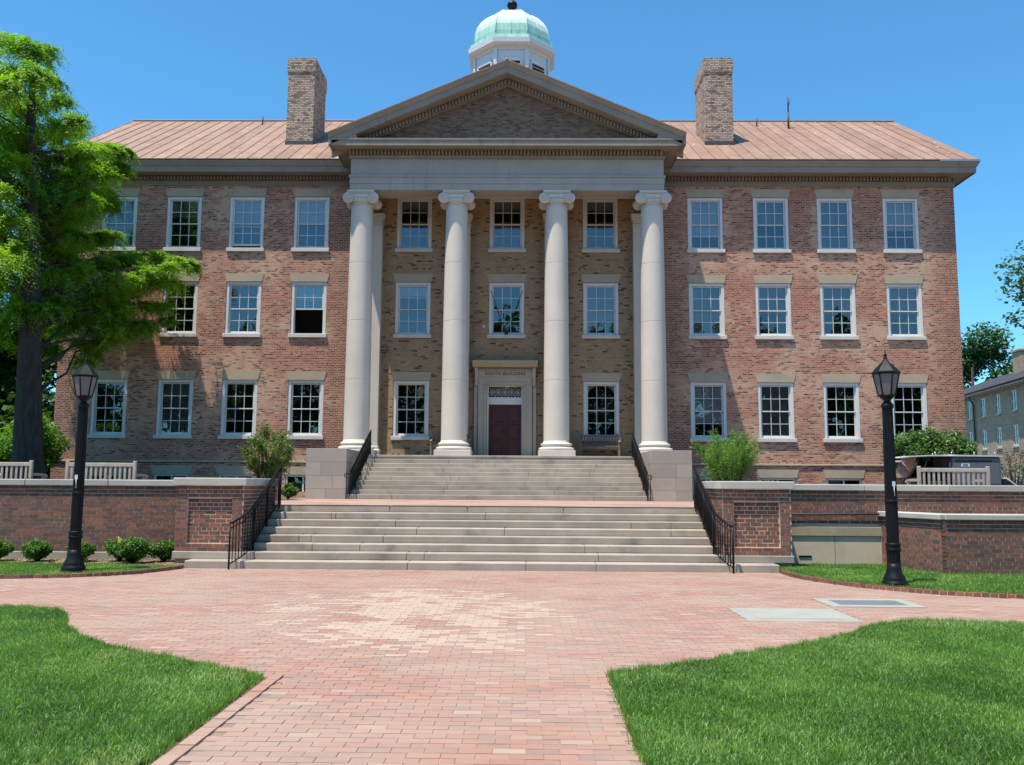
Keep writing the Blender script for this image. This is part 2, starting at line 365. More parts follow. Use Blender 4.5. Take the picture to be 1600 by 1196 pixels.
class MB:
    def __init__(s): s.v = []; s.f = []; s.sm = []
    def add(s, vs, fs, sm=False):
        b = len(s.v); s.v += [tuple(v) for v in vs]; s.f += [tuple(i+b for i in f) for f in fs]; s.sm += [sm]*len(fs); return s
    def box(s, x0, x1, y0, y1, z0, z1):
        v = [(x0, y0, z0), (x1, y0, z0), (x1, y1, z0), (x0, y1, z0), (x0, y0, z1), (x1, y0, z1), (x1, y1, z1), (x0, y1, z1)]
        return s.add(v, [(0, 3, 2, 1), (4, 5, 6, 7), (0, 1, 5, 4), (1, 2, 6, 5), (2, 3, 7, 6), (3, 0, 4, 7)])
    def bbox(s, x0, x1, y0, y1, z0, z1, b=.01):
        """box with chamfered edges"""
        xs = (x0, x1); ys = (y0, y1); zs = (z0, z1); v = []; idx = {}
        for i in (0, 1):
            for j in (0, 1):
                for k in (0, 1):
                    sx, sy, sz = (1 if i == 0 else -1), (1 if j == 0 else -1), (1 if k == 0 else -1)
                    X, Y, Z = xs[i], ys[j], zs[k]
                    idx[i, j, k] = len(v)
                    v += [(X, Y+sy*b, Z+sz*b), (X+sx*b, Y, Z+sz*b), (X+sx*b, Y+sy*b, Z)]
        f = []
        for i in (0, 1): f.append([idx[i, 0, 0], idx[i, 1, 0], idx[i, 1, 1], idx[i, 0, 1]][::(-1 if i == 0 else 1)])
        for j in (0, 1): f.append([idx[0, j, 0]+1, idx[1, j, 0]+1, idx[1, j, 1]+1, idx[0, j, 1]+1][::(1 if j == 0 else -1)])
        for k in (0, 1): f.append([idx[0, 0, k]+2, idx[1, 0, k]+2, idx[1, 1, k]+2, idx[0, 1, k]+2][::(-1 if k == 0 else 1)])
        for a in (0, 1):
            for c in (0, 1):
                f.append([idx[a, c, 0], idx[a, c, 1], idx[a, c, 1]+1, idx[a, c, 0]+1])
                f.append([idx[a, 0, c], idx[a, 1, c], idx[a, 1, c]+2, idx[a, 0, c]+2])
                f.append([idx[0, a, c]+1, idx[1, a, c]+1, idx[1, a, c]+2, idx[0, a, c]+2])
        for i in (0, 1):
            for j in (0, 1):
                for k in (0, 1): q = idx[i, j, k]; f.append([q, q+1, q+2])
        return s.add(v, f)
    def lathe(s, prof, n=24, cx=0, cy=0, sm=True, rot=0., arc=None):
        v = []; f = []
        for r, z in prof:
            for i in range(n):
                a = rot+2*math.pi*i/n; v.append((cx+r*math.cos(a), cy+r*math.sin(a), z))
        for k in range(len(prof)-1):
            for i in range(n):
                j = (i+1) % n; f.append((k*n+i, k*n+j, (k+1)*n+j, (k+1)*n+i))
        s.add(v, f, sm)
        b = len(s.v)-len(v); s.f += [tuple(b+i for i in range(n))[::-1], tuple(b+(len(prof)-1)*n+i for i in range(n))]; s.sm += [False, False]
        return s
    def tube(s, pts, rad, n=8, caps=True, sm=True):
        pts = [Vector(p) for p in pts]; rad = rad if isinstance(rad, (list, tuple)) else [rad]*len(pts)
        v = []; f = []; up = None
        for i, p in enumerate(pts):
            d = (pts[min(i+1, len(pts)-1)]-pts[max(i-1, 0)]).normalized()
            if up is None: up = d.orthogonal().normalized()
            a = (up-d*up.dot(d)).normalized(); b = d.cross(a); up = a
            for k in range(n):
                t = 2*math.pi*k/n; v.append(tuple(p+(a*math.cos(t)+b*math.sin(t))*rad[i]))
        for i in range(len(pts)-1):
            for k in range(n):
                j = (k+1) % n; f.append((i*n+k, i*n+j, (i+1)*n+j, (i+1)*n+k))
        if caps: f.append(tuple(range(n))[::-1]); f.append(tuple((len(pts)-1)*n+k for k in range(n)))
        return s.add(v, f, sm)
    def prism(s, poly, axis, a0, a1):
        """poly of 2-d points extruded along axis; axis x: (y,z), y: (x,z), z: (x,y)"""
        def P(p, a):
            return (a, p[0], p[1]) if axis == 'x' else ((p[0], a, p[1]) if axis == 'y' else (p[0], p[1], a))
        n = len(poly); v = [P(p, a0) for p in poly]+[P(p, a1) for p in poly]
        f = [(i, (i+1) % n, n+(i+1) % n, n+i) for i in range(n)]+[tuple(range(n))[::-1], tuple(range(n, 2*n))]
        return s.add(v, f)
    def mesh(s, name):
        me = bpy.data.meshes.new(name); me.from_pydata(s.v, [], s.f)
        me.polygons.foreach_set('use_smooth', s.sm); me.update()
        import bmesh
        bm = bmesh.new(); bm.from_mesh(me); bmesh.ops.recalc_face_normals(bm, faces=bm.faces); bm.to_mesh(me); bm.free()
        return me
    def build(s, name, mat, parent=None, **kw): return link(name, s.mesh(name), mat, parent, **kw)

def npmesh(name, V, F, rnd=None):
    """V (n,3), F (m,k): fast mesh; rnd: value per vertex"""
    me = bpy.data.meshes.new(name); n, m, k = len(V), len(F), F.shape[1]
    me.vertices.add(n); me.vertices.foreach_set('co', np.ascontiguousarray(V, dtype=np.float32).ravel())
    me.loops.add(m*k); me.loops.foreach_set('vertex_index', np.ascontiguousarray(F, dtype=np.int32).ravel())
    me.polygons.add(m); me.polygons.foreach_set('loop_start', np.arange(0, m*k, k, dtype=np.int32))
    me.polygons.foreach_set('use_smooth', np.zeros(m, dtype=bool))
    me.update(calc_edges=True)
    if rnd is not None:
        a = me.attributes.new('rnd', 'FLOAT', 'POINT'); a.data.foreach_set('value', np.ascontiguousarray(rnd, dtype=np.float32))
    return me

_bv = np.array([(0, 0, 0), (1, 0, 0), (1, 1, 0), (0, 1, 0), (0, 0, 1), (1, 0, 1), (1, 1, 1), (0, 1, 1)], float)
_bf = np.array([(0, 3, 2, 1), (4, 5, 6, 7), (0, 1, 5, 4), (1, 2, 6, 5), (2, 3, 7, 6), (3, 0, 4, 7)])
def bulk_boxes(name, B, xf=None, jit=0.0):
    """B (n,6) x0,x1,y0,y1,z0,z1 -> one mesh with a value per box"""
    B = np.asarray(B, float); n = len(B)
    lo = B[:, [0, 2, 4]][:, None, :]; hi = B[:, [1, 3, 5]][:, None, :]
    V = lo+(hi-lo)*_bv[None]
    V = V.reshape(-1, 3)
    if xf is not None: V = V @ np.array(xf.to_3x3()).T+np.array(xf.translation)
    F = (_bf[None]+np.arange(n)[:, None, None]*8).reshape(-1, 4)
    return npmesh(name, V, F, np.repeat(RNG.random(n), 8))

# unit brick with chamfered rim, shared by all separately built bricks
def unit_brick(name, b=.06):
    mb = MB(); mb.bbox(0, 1, 0, 1, 0, 1, .001)
    v = []; 
    return mb.mesh(name)
UB = {}
def brick_obj(parent, x0, x1, y0, y1, z0, z1, mat='wallbrick', name='brick'):
    if mat not in UB:
        me = MB().box(0, 1, 0, 1, 0, 1).mesh('brick_'+mat); me.materials.append(M[mat]); UB[mat] = me
    o = bpy.data.objects.new(name, UB[mat]); o.location = (x0, y0, z0); o.scale = (x1-x0, y1-y0, z1-z0)
    COL.objects.link(o); o.parent = parent; return o

def brick_rows(L, z0, z1, h=.075, bl=.216, hole=None, seed=0):
    """running bond rows along u in 0..L -> list (u0,u1,z0,z1)"""
    rs = random.Random(seed); out = []; nrow = int(round((z1-z0)/h)); h = (z1-z0)/nrow
    for r in range(nrow):
        za = z0+r*h+.007; zb = z0+(r+1)*h-.007
        step = bl/2 if r % 6 == 3 else bl
        u = -(step/2 if r % 2 else 0)
        while u < L-.01:
            a = max(u, 0)+.0065; b = min(u+step, L)-.0065
            u += step
            if b-a < .025: continue
            segs = [(a, b)]
            if hole:
                for (h0, h1, hz0, hz1) in hole:
                    if zb > hz0+.01 and za < hz1-.01:
                        ns = []
                        for (p, q) in segs:
                            if q <= h0 or p >= h1: ns.append((p, q)); continue
                            if p < h0: ns.append((p, h0-.004))
                            if q > h1: ns.append((h1+.004, q))
                        segs = ns
            for (p, q) in segs:
                if q-p > .02: out.append((p, q, za+rs.uniform(-.0015, .0015), zb+rs.uniform(-.0015, .0015)))
    return out

def brick_panel(parent, origin, ang, L, z0, z1, budget, depth=.05, hole=None, seed=0, near=None, proud=.0):
    """bricks on a vertical face running from origin along ang; outward normal is to the right-hand side (-local y)"""
    rs = random.Random(seed+5)
    rows = brick_rows(L, z0, z1, hole=hole, seed=seed)
    xf = Matrix.Translation((origin[0], origin[1], 0)) @ Matrix.Rotation(ang, 4, 'Z')
    bx = []
    for (a, b, c, d) in rows:
        e = rs.uniform(.0, .006)
        bx.append((a, b, -.012-e-proud, depth, c, d))
    if near is not None: bx.sort(key=lambda q: abs((q[0]+q[1])/2-near))
    single, rest = bx[:budget], bx[budget:]
    rig = None
    for q in single:
        o = brick_obj(parent, *q)
        p = xf @ Vector((q[0], q[2], q[4])); o.location = p; o.rotation_euler = (0, 0, ang)
    if rest:
        link('brick_courses', bulk_boxes('brick_courses', rest, xf), 'wallbrick_bulk', parent, kind='stuff')
    return len(single)

# ---------------------------------------------------------------- foliage
def rand_unit(n):
    v = RNG.normal(size=(n, 3)); return v/np.linalg.norm(v, axis=1)[:, None]
def leaf_quads(C, size, aspect=.5, up=.5, normal=None):
    """diamond leaves at C"""
    n = len(C); d = rand_unit(n); nn = rand_unit(n); nn[:, 2] = np.abs(nn[:, 2])+up; 
    if normal is not None: nn = nn+normal
    nn /= np.linalg.norm(nn, axis=1)[:, None]
    d = d-nn*(d*nn).sum(1)[:, None]; d /= np.linalg.norm(d, axis=1)[:, None]
    s = np.cross(nn, d); sz = (size*RNG.uniform(.6, 1.3, n))[:, None]
    V = np.stack([C-d*sz*.5, C+s*sz*aspect*.5, C+d*sz*.5, C-s*sz*aspect*.5], 1).reshape(-1, 3)
    F = np.arange(n*4).reshape(-1, 4)
    return V, F, np.repeat(RNG.random(n), 4)
def ellipsoid_pts(n, c, r, shell=.55, top=0.):
    u = rand_unit(n); rad = RNG.uniform(shell, 1, n)**.7
    u[:, 2] += top*RNG.random(n)
    return np.array(c)+u*rad[:, None]*np.array(r)
def join_np(parts):
    V = np.concatenate([p[0] for p in parts]); R_ = np.concatenate([p[2] for p in parts]); F = []; o = 0
    for p in parts: F.append(p[1]+o); o += len(p[0])
    return V, np.concatenate(F), R_
def fronds(c, r, k, m, leaf=.11, droop=.55, up=.25):
    """feathery drooping sprays about a clump centre"""
    c = np.array(c); base = RNG.uniform(.25, .8)
    az = RNG.uniform(0, 2*np.pi, k); el = RNG.uniform(-.35, .9, k); L = r*RNG.uniform(.6, 1.25, k)
    o = c+rand_unit(k)*r*.35*np.array([1, 1, .5])
    d = np.stack([np.cos(az)*np.cos(el), np.sin(az)*np.cos(el), np.sin(el)], 1)
    t = np.linspace(.12, 1, m)
    P = o[:, None]+d[:, None]*(L[:, None]*t)[..., None]
    P[..., 2] -= (droop*r*RNG.uniform(.5, 1.3, k))[:, None]*t**2
    T = d[:, None]*np.ones((1, m, 1)); T = T.copy(); T[..., 2] -= (2*droop*t)[None]; T /= np.linalg.norm(T, axis=2)[..., None]
    up_ = np.array([0, 0, 1.])
    S = np.cross(T, up_); S /= np.linalg.norm(S, axis=2)[..., None]+1e-6
    out = []
    for sgn in (-1, 1):
        Q = P.reshape(-1, 3)+RNG.normal(size=(k*m, 3))*.02; TT = T.reshape(-1, 3); SS = S.reshape(-1, 3)*sgn
        D = SS*.9+TT*.55+RNG.normal(size=(k*m, 3))*.28; D[:, 2] -= .15; D /= np.linalg.norm(D, axis=1)[:, None]
        lf = leaf*RNG.uniform(.6, 1.3, k*m)[:, None]*(1.15-.6*np.tile(t, k))[:, None]
        W = TT*.3*lf
        Vv = np.stack([Q-W*.3, Q+D*lf*.5-W*.6, Q+D*lf, Q+D*lf*.5+W*.6], 1).reshape(-1, 3)
        out.append((Vv, np.arange(len(Vv)).reshape(-1, 4), np.repeat(np.clip(RNG.normal(base, .2, k), 0, 1), m).repeat(4)))
    return join_np(out)
def crown_obj(name, parts, mat, parent):
    V, F, r = join_np(parts); return link(name, npmesh(name, V, F, r), mat, parent)

def limb(mb, a, b, r0, r1, n=6, sag=.0, wob=.12, seg=6):
    a = Vector(a); b = Vector(b); L = (b-a).length; pts = []; rad = []
    for i in range(seg+1):
        t = i/seg; p = a.lerp(b, t)
        if 0 < i < seg: p += Vector((random.uniform(-1, 1), random.uniform(-1, 1), random.uniform(-1, 1)))*wob*L*.12
        p.z += math.sin(t*math.pi)*sag*L
        pts.append(p); rad.append(r0+(r1-r0)*t**.8)
    mb.tube(pts, rad, n)

def broad_tree(name, loc, h, crown_r, label, cat='tree', leafmat='leaf_dark', leaves=9000, leaf=.3, trunk_r=.35, base=.3, group=None, clumps=26, seed=1, extra_clumps=()):
    random.seed(seed)
    root = empty(name, loc); tag(root, label, cat, group)
    tb = MB(); top = Vector((random.uniform(-.3, .3), random.uniform(-.3, .3), h*.75))
    tb.tube([(0, 0, -.3), (0, 0, h*.1), (top.x*.4, top.y*.4, h*.4), tuple(top)], [trunk_r*1.4, trunk_r, trunk_r*.75, trunk_r*.2], 9)
    parts = []; cs = []
    for i in range(clumps):
        f = i/clumps; zc = h*(base+(.93-base)*((i*.618) % 1)); rr = crown_r*math.sin(math.pi*min(1, max(.12, (zc/h-base+.12)/(1.12-base))))**.7
        a = i*2.39996+random.uniform(-.3, .3); q = rr*random.uniform(.45, .85)
        cs.append((q*math.cos(a), q*math.sin(a), zc, crown_r*random.uniform(.28, .46)))
    cs += list(extra_clumps)
    for (x, y, z, r) in cs:
        limb(tb, (top.x*.4*z/h, top.y*.4*z/h, max(h*.15, z-math.hypot(x, y)*.7)), (x, y, z), trunk_r*.28, .02)
        k = max(30, int(leaves*(r*r)/sum(c[3]**2 for c in cs)))
        parts.append(leaf_quads(ellipsoid_pts(k, (x, y, z), (r, r, r*.72), .3, .25), leaf, .6, .5))
    tb.build('trunk', 'bark', root)
    crown_obj('crown', parts, leafmat, root)
    return root

def shrub(name, loc, rx, rz, label, leafmat, n=3000, leaf=.05, cat='shrub', group=None, clumps=10, stems=5, seed=1, ry=None, spiky=0., aspect=.5, base=.15, dense=2.2):
    random.seed(seed); ry = ry or rx
    root = empty(name, loc); tag(root, label, cat, group); mb = MB(); parts = []; n = int(n*dense)
    cs = []
    clumps = int(clumps*1.7)
    for i in range(clumps):
        f = (i+.5)/clumps; el = math.asin(2*f-1); a = i*2.39996+random.uniform(-.3, .3); q = random.uniform(.5, .8)
        cs.append((q*rx*math.cos(a)*math.cos(el), q*ry*math.sin(a)*math.cos(el), rz*((1+base)/2+(1-base)/2*q*math.sin(el))))
        cs[-1] = tuple(v+random.uniform(-.05, .05)*rx for v in cs[-1])
    for (x, y, z) in cs:
        r = min(rx, ry*1.4, rz)*random.uniform(.26, .42)
        parts.append(leaf_quads(ellipsoid_pts(n//clumps, (x, y, z), (r, r, r*.9), .2, .2), leaf, aspect, .4))
        mb.tube([(x*.05, y*.05, 0), (x*.5, y*.5, z*.5), (x, y, z)], [.018*rz+.004, .011*rz+.003, .004], 5)
    if spiky:
        k = int(60*spiky)
        for i in range(k):
            x, y, z = random.choice(cs); d = Vector((x+random.uniform(-.3, .3), y+random.uniform(-.3, .3), random.uniform(.2, 1.2)*rz*.5)).normalized()
            L = min(rx, rz)*random.uniform(.35, .62); t = RNG.random(40)
            C = np.array((x, y, z))+np.array(d)*(t*L)[:, None]+RNG.normal(size=(40, 3))*.025
            parts.append(leaf_quads(C, leaf, aspect, .2))
    mb.build('stem', 'bark', root)
    crown_obj('foliage', parts, leafmat, root)
    return root

# ================================================================ SETTING
def sheet(name, pts, z, mat, kind='structure', parent=None):
    me = bpy.data.meshes.new(name); me.from_pydata([(x, y, z) for x, y in pts], [], [tuple(range(len(pts)))]); 
    return link(name, me, mat, parent, kind=kind)
TZ = 1.136
sheet('ground', [(-900, -900), (900, -900), (900, 900), (-900, 900)], -.03, 'far_grass')
AX = -.12
# terrace behind the retaining walls, a block with the landing between them
tb = MB(); tb.box(-120, -4.9, -15.3, 300, -.028, TZ-.02); tb.box(4.7, 18.2, -15.3, 300, -.028, TZ-.02); tb.box(18.2, 120, -15.3, -.5, -.028, TZ-.02); tb.box(18.2, 120, -.5, 300, -.028, .66); tb.box(-4.9, 4.7, -13.95, 300, -.028, TZ-.02); tb.build('terrace', 'earth', None, kind='structure')
sheet('landing', [(-5.1, -14.2), (4.9, -14.2), (6.3, -12.5), (6.3, -5.0), (-6.5, -5.0), (-6.5, -12.5)], TZ, 'flat_paving')
sheet('path', [(6.31, -14.8), (60, -14.8), (60, -11.6), (12.2, -11.6), (12.2, -1.8), (9.8, -1.8), (9.8, -11.6), (6.31, -11.6)], TZ-.004, 'flat_paving')
sheet('service_road', [(18.25, -.45), (119, -.45), (119, 120), (18.25, 120)], .668, 'asphalt')
sheet('lawn_behind', [(-60, -14.9), (-9.72, -14.9), (-9.72, -1.2), (-18, -1.2), (-18, 60), (-60, 60)], TZ-.004, 'soil_grass')

# ================================================================ MAIN BUILDING
B = empty('brick_building', (0, 0, 0))
tag(B, 'three storey red brick hall with columned portico, rust metal roof and green copper cupola', 'building')
WX = 17.36; BACK = 14.3
ROWS = {'low': (3.28, 5.56), 'mid': (7.21, 9.41), 'up': (10.6, 12.82)}     # sill bottom, frame top
WING = [7.70, 10.25, 12.73, 15.28]; PORCH = [-3.65, -.02, 3.62]
FW = .685                                                               # half width of a window opening
def facade(name, xa, xb, z0, z1, holes, mat, y=0., rev=.14):
    xs = sorted({xa, xb, *[h[0] for h in holes], *[h[1] for h in holes]}); zs = sorted({z0, z1, *[h[2] for h in holes], *[h[3] for h in holes]})
    mb = MB()
    for i in range(len(xs)-1):
        for k in range(len(zs)-1):
            cx, cz = (xs[i]+xs[i+1])/2, (zs[k]+zs[k+1])/2
            if any(h[0] < cx < h[1] and h[2] < cz < h[3] for h in holes): continue
            mb.add([(xs[i], y, zs[k]), (xs[i+1], y, zs[k]), (xs[i+1], y, zs[k+1]), (xs[i], y, zs[k+1])], [(0, 1, 2, 3)])
    for (a, b, c, d) in holes:
        mb.add([(a, y, c), (a, y+.3, c), (a, y+.3, d), (a, y, d)], [(0, 1, 2, 3)]); mb.add([(b, y, c), (b, y+.3, c), (b, y+.3, d), (b, y, d)], [(3, 2, 1, 0)])
        mb.add([(a, y, d), (b, y, d), (b, y+.3, d), (a, y+.3, d)], [(0, 1, 2, 3)]); mb.add([(a, y, c), (b, y, c), (b, y+.3, c), (a, y+.3, c)], [(3, 2, 1, 0)])
    return mb.build(name, mat, B)
def hole(x, row): z0, z1 = ROWS[row]; return (x-FW, x+FW, z0+.14, z1)
BASE_WIN = [(-15.28, 1), (-12.73, 1), (-10.25, 1), (-7.70, 1), (7.7, 1), (10.25, 1), (12.73, 1), (15.28, 1)]
XP = 5.66     # where the tan porch wall meets the red wings
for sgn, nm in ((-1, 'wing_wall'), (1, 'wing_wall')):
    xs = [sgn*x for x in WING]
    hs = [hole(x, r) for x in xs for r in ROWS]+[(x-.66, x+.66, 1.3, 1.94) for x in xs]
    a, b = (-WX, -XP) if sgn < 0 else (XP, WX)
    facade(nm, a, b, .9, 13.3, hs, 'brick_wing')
hs = [hole(x, r) for x in PORCH for r in ROWS if not (x == PORCH[1] and r == 'low')]+[(-.76, .66, 2.6, 5.42)]
facade('porch_wall', -XP, XP, .9, 13.6, hs, 'brick_porch')
mb = MB()
for s in (-1, 1):
    mb.add([(s*WX, 0, .9), (s*WX, BACK, .9), (s*WX, BACK, 14.07), (s*WX, 6.8, 18.6), (s*WX, 0, 14.07)], [(0, 1, 2, 3, 4)])
mb.add([(-WX, BACK, .9), (WX, BACK, .9), (WX, BACK, 14), (-WX, BACK, 14)], [(0, 1, 2, 3)])
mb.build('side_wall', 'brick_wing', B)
mb = MB(); mb.add([(-WX, 1.6, .9), (WX, 1.6, .9), (WX, 1.6, 13.9), (-WX, 1.6, 13.9)], [(0, 1, 2, 3)])
for z in (2.3, 6.3, 9.9, 13.3): mb.box(-WX+.02, WX-.02, .32, 1.58, z, z+.25)
mb.build('dark_room_backing', 'interior', B)  # near-black sheet and floors: darkness of the rooms put into the colour
# string course and the stone bands
for s in (-1, 1):
    a, b = sorted((s*XP, s*(WX+.03)))
    MB().bbox(a, b, -.05, .02, 2.39, 2.46, .01).build('string_course', 'lintel', B)
    MB().bbox(a, b+(.0 if s < 0 else .02), -.045, .02, 13.26, 13.46, .01).build('frieze_band', 'frieze', B)

# ---- windows
def window_mesh(H):
    """outer frame: casing, H = clear height of the opening above the sill"""
    mb = MB(); c = .115
    mb.bbox(-FW+.003, -FW+c, .025, .17, 0, H-.003, .006); mb.bbox(FW-c, FW-.003, .025, .17, 0, H-.003, .006)
    mb.bbox(-FW+c, FW-c, .03, .17, H-c, H-.003, .006)
    # inner stop
    mb.box(-FW+c, -FW+c+.02, .07, .17, .03, H-c); mb.box(FW-c-.02, FW-c, .07, .17, .03, H-c)
    mb.box(-FW+c, FW-c, .05, .17, 0, .035)
    return mb.mesh('window_frame')
def sash_mesh(W, Hs, bot, top):
    mb = MB(); s = .045
    mb.bbox(-W, -W+s, 0, .035, 0, Hs, .004); mb.bbox(W-s, W, 0, .035, 0, Hs, .004)
    mb.bbox(-W+s, W-s, .001, .034, 0, bot, .004); mb.bbox(-W+s, W-s, .001, .034, Hs-top, Hs, .004)
    iw = (2*W-2*s)/3
    for k in (1, 2): mb.box(-W+s+iw*k-.011, -W+s+iw*k+.011, .004, .03, bot, Hs-top)
    zc = (bot+Hs-top)/2; mb.box(-W+s, W-s, .0055, .0285, zc-.011, zc+.011)
    return mb.mesh('sash')
def pane_mesh(W, Hs, bot, top):
    s = .045; iw = (2*W-2*s)/3; ih = (Hs-top-bot)/2
    a, b = iw/2-.008, ih/2-.008
    me = bpy.data.meshes.new('glass_pane'); me.from_pydata([(-a, 0, -b), (a, 0, -b), (a, 0, b), (-a, 0, b)], [], [(0, 1, 2, 3)])
    me.materials.append(M['glass']); cs = [(-W+s+iw*(i+.5), bot+ih*(j+.5)) for j in range(2) for i in range(3)]
    return me, cs
WCACHE = {}
def make_window(x, row=None, z0=None, z1=None, blind=None, opened=0, lintel=True, parent=B):
    if row: z0, z1 = ROWS[row]
    H = round(z1-z0-.14, 3); key = H
    if key not in WCACHE:
        W = FW-.115-.02; Hc = H-.115-.035; Hs = Hc/2+.02
        d = dict(frame=window_mesh(H), W=W, Hc=Hc, Hs=Hs, up=sash_mesh(W, Hs, .04, .05), lo=sash_mesh(W, Hs, .075, .04))
        d['pu'] = pane_mesh(W, Hs, .04, .05); d['pl'] = pane_mesh(W, Hs, .075, .04)
        d['frame'].materials.append(M['white']); d['up'].materials.append(M['white']); d['lo'].materials.append(M['white'])
        mb = MB(); mb.bbox(-.74, .74, -.075, .05, -.14, 0, .008); d['sill'] = mb.mesh('sill'); d['sill'].materials.append(M['sill'])
        mb = MB(); mb.prism([(-.7, 0), (.7, 0), (.775, .33), (-.775, .33)], 'y', -.018, .06); d['lintel'] = mb.mesh('lintel'); d['lintel'].materials.append(M['lintel'])
        WCACHE[key] = d
    d = WCACHE[key]; zb = z0+.14
    w = link('window', d['frame'], None, parent, (x, 0, zb))
    zz = .035
    def put(nm, me, loc):
        o = bpy.data.objects.new(nm, me); o.location = loc; COL.objects.link(o); o.parent = w; return o
    yu, yl = .085, .122
    zu = zz+d['Hc']-d['Hs']
    put('sash', d['up'], (0, yu, zu)); put('sash', d['lo'], (0, yl, zz+opened))
    for (cx, cz) in d['pu'][1]:
        o = put('glass_pane', d['pu'][0], (cx, yu+.017, zu+cz)); o.rotation_euler = (random.uniform(-.006, .006), 0, random.uniform(-.006, .006))
    for (cx, cz) in d['pl'][1]:
        o = put('glass_pane', d['pl'][0], (cx, yl+.017, zz+opened+cz)); o.rotation_euler = (random.uniform(-.006, .006), 0, random.uniform(-.006, .006))
    put('sill', d['sill'], (0, 0, 0))
    if lintel: put('lintel', d['lintel'], (0, 0, H))
    if blind:
        fr, bm = blind; hb = d['Hc']*fr
        MB().box(-d['W'], d['W'], .19, .195, zz+d['Hc']-hb, zz+d['Hc']).build('blind', bm, w)
    return w
blinds_up = {-15.28: (.25, 'dark_blind'), -12.73: (.35, 'dark_blind'), -10.25: (.56, 'blind'), -7.7: (.5, 'blind'), 7.7: (.74, 'blind'), 10.25: (.5, 'dark_blind'), 12.73: (1., 'dark_blind'), 15.28: (.6, 'blind')}
blinds_mid = {-10.25: (.2, 'dark_blind'), -7.7: (.32, 'blind'), 7.7: (.98, 'dark_blind'), 10.25: (.55, 'dark_blind'), 12.73: (.55, 'dark_blind'), 15.28: (.55, 'dark_blind')}
blinds_low = {-12.73: (1, 'dark_blind'), 7.7: (.72, 'blind'), 10.25: (1, 'dark_blind'), -15.28: (.1, 'dark_blind')}
for s in (-1, 1):
    for x in WING:
        X = s*x
        make_window(X, 'low', blind=blinds_low.get(X)); 
        make_window(X, 'mid', blind=blinds_mid.get(X), opened=.95 if X == -7.7 else 0)
        make_window(X, 'up', blind=blinds_up.get(X), opened=.09 if X == -10.25 else 0)
        wb = MB(); wb.bbox(-.655, -.59, .03, .12, 0, .634, .005); wb.bbox(.59, .655, .03, .12, 0, .634, .005); wb.bbox(-.59, .59, .03, .12, .56, .634, .005); wb.box(-.03, .03, .06, .1, 0, .56)
        bw = wb.build('basement_window', 'white_wood', B, loc=(X, 0, 1.303))
        MB().box(-.59, .59, .09, .095, 0, .56).build('glass_pane', 'glass', bw)
        mb = MB(); mb.prism([(-.72, 0), (.72, 0), (.79, .31), (-.79, .31)], 'y', -.018, .06); mb.build('lintel', 'lintel', bw, loc=(0, 0, .637))
for x in PORCH:
    for r in ROWS:
        if x == PORCH[1] and r == 'low': continue
        w = make_window(x, r, blind=(.22, 'blind') if (r == 'mid' and x < -1) else ((.9, 'dark_blind') if (r == 'mid' and x > 1) else None))
        if r == 'low' and x > 1:     # arched lining seen behind the top panes
            mb = MB(); H = ROWS['low'][1]-ROWS['low'][0]-.14; zc = H-.115-.52; W = .55
            for sg in (-1, 1):
                arc = [(sg*W*math.cos(a), zc+.50*math.sin(a)) for a in np.linspace(0, math.pi/2, 9)]
                mb.prism(arc+[(0, H-.1), (sg*W, H-.1)], 'y', .165, .18)
            mb.build('arched_lining', 'creme', w)
        if r == 'mid' and x == PORCH[1]:
            for sg in (-1, 1):
                MB().tube([(sg*.6, .0, 1.72), (sg*.04, -.12, .05)], .012, 6).build('bracket_rod', 'pipe', w)
            MB().bbox(-.07, .07, -.16, -.05, .0, .06, .01).build('flagpole_socket', 'iron', w)
MB().bbox(-.93, -.85, -.05, .01, 7.62, 7.72, .01).build('junction_box', 'white', B)

# ---- cornices
def mitred(prof, path, closed=False):
    """sweep profile (offset outward, z) along a plan path; outward = right side of travel"""
    mb = MB(); n = len(path); V = []
    dirs = [(Vector(path[i+1])-Vector(path[i])).normalized() for i in range(n-1)]
    for i, p in enumerate(path):
        d0 = dirs[max(0, i-1)]; d1 = dirs[min(i, n-2)]
        n0 = Vector((d0.y, -d0.x)); n1 = Vector((d1.y, -d1.x)); m = (n0+n1)
        m = m/(m.dot(n0)) if m.length > 1e-6 else n0
        for o, z in prof: V.append((p[0]+m.x*o, p[1]+m.y*o, z))
    k = len(prof); F = []
    for i in range(n-1):
        for j in range(k): F.append((i*k+j, i*k+(j+1) % k, (i+1)*k+(j+1) % k, (i+1)*k+j))
    F.append(tuple(range(k))); F.append(tuple((n-1)*k+j for j in range(k))[::-1])
    return mb.add(V, F)
OV = .72
wingprof = [(-.03, 13.47), (-.02, 13.47), (-.02, 13.62), (.10, 13.66), (.58, 13.66), (.58, 13.62), (.61, 13.62), (.61, 13.84), (.64, 13.85), (.66, 13.9), (.72, 14.0), (.73, 14.06), (0, 14.075)]
PX = 5.75; PY = -2.3
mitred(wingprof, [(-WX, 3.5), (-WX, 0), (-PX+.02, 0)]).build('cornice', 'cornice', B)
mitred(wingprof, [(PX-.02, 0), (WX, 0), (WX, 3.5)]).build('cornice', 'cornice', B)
def dentils(a, b, y, z0, z1, dp, step=.131, wd=.075):
    n = int((b-a)/step); return [(a+i*step, a+i*step+wd, y-dp, y+.02, z0, z1) for i in range(n)]
def bulk(name, bx, mat, parent, xf=None): return link(name, bulk_boxes(name, bx, xf), mat, parent, kind='stuff')
bulk('dentil_course', dentils(-WX, -PX-.1, -.045, 13.485, 13.615, .09), 'cornice', B)
bulk('dentil_course', dentils(PX+.1, WX, -.045, 13.485, 13.615, .085), 'cornice', B)
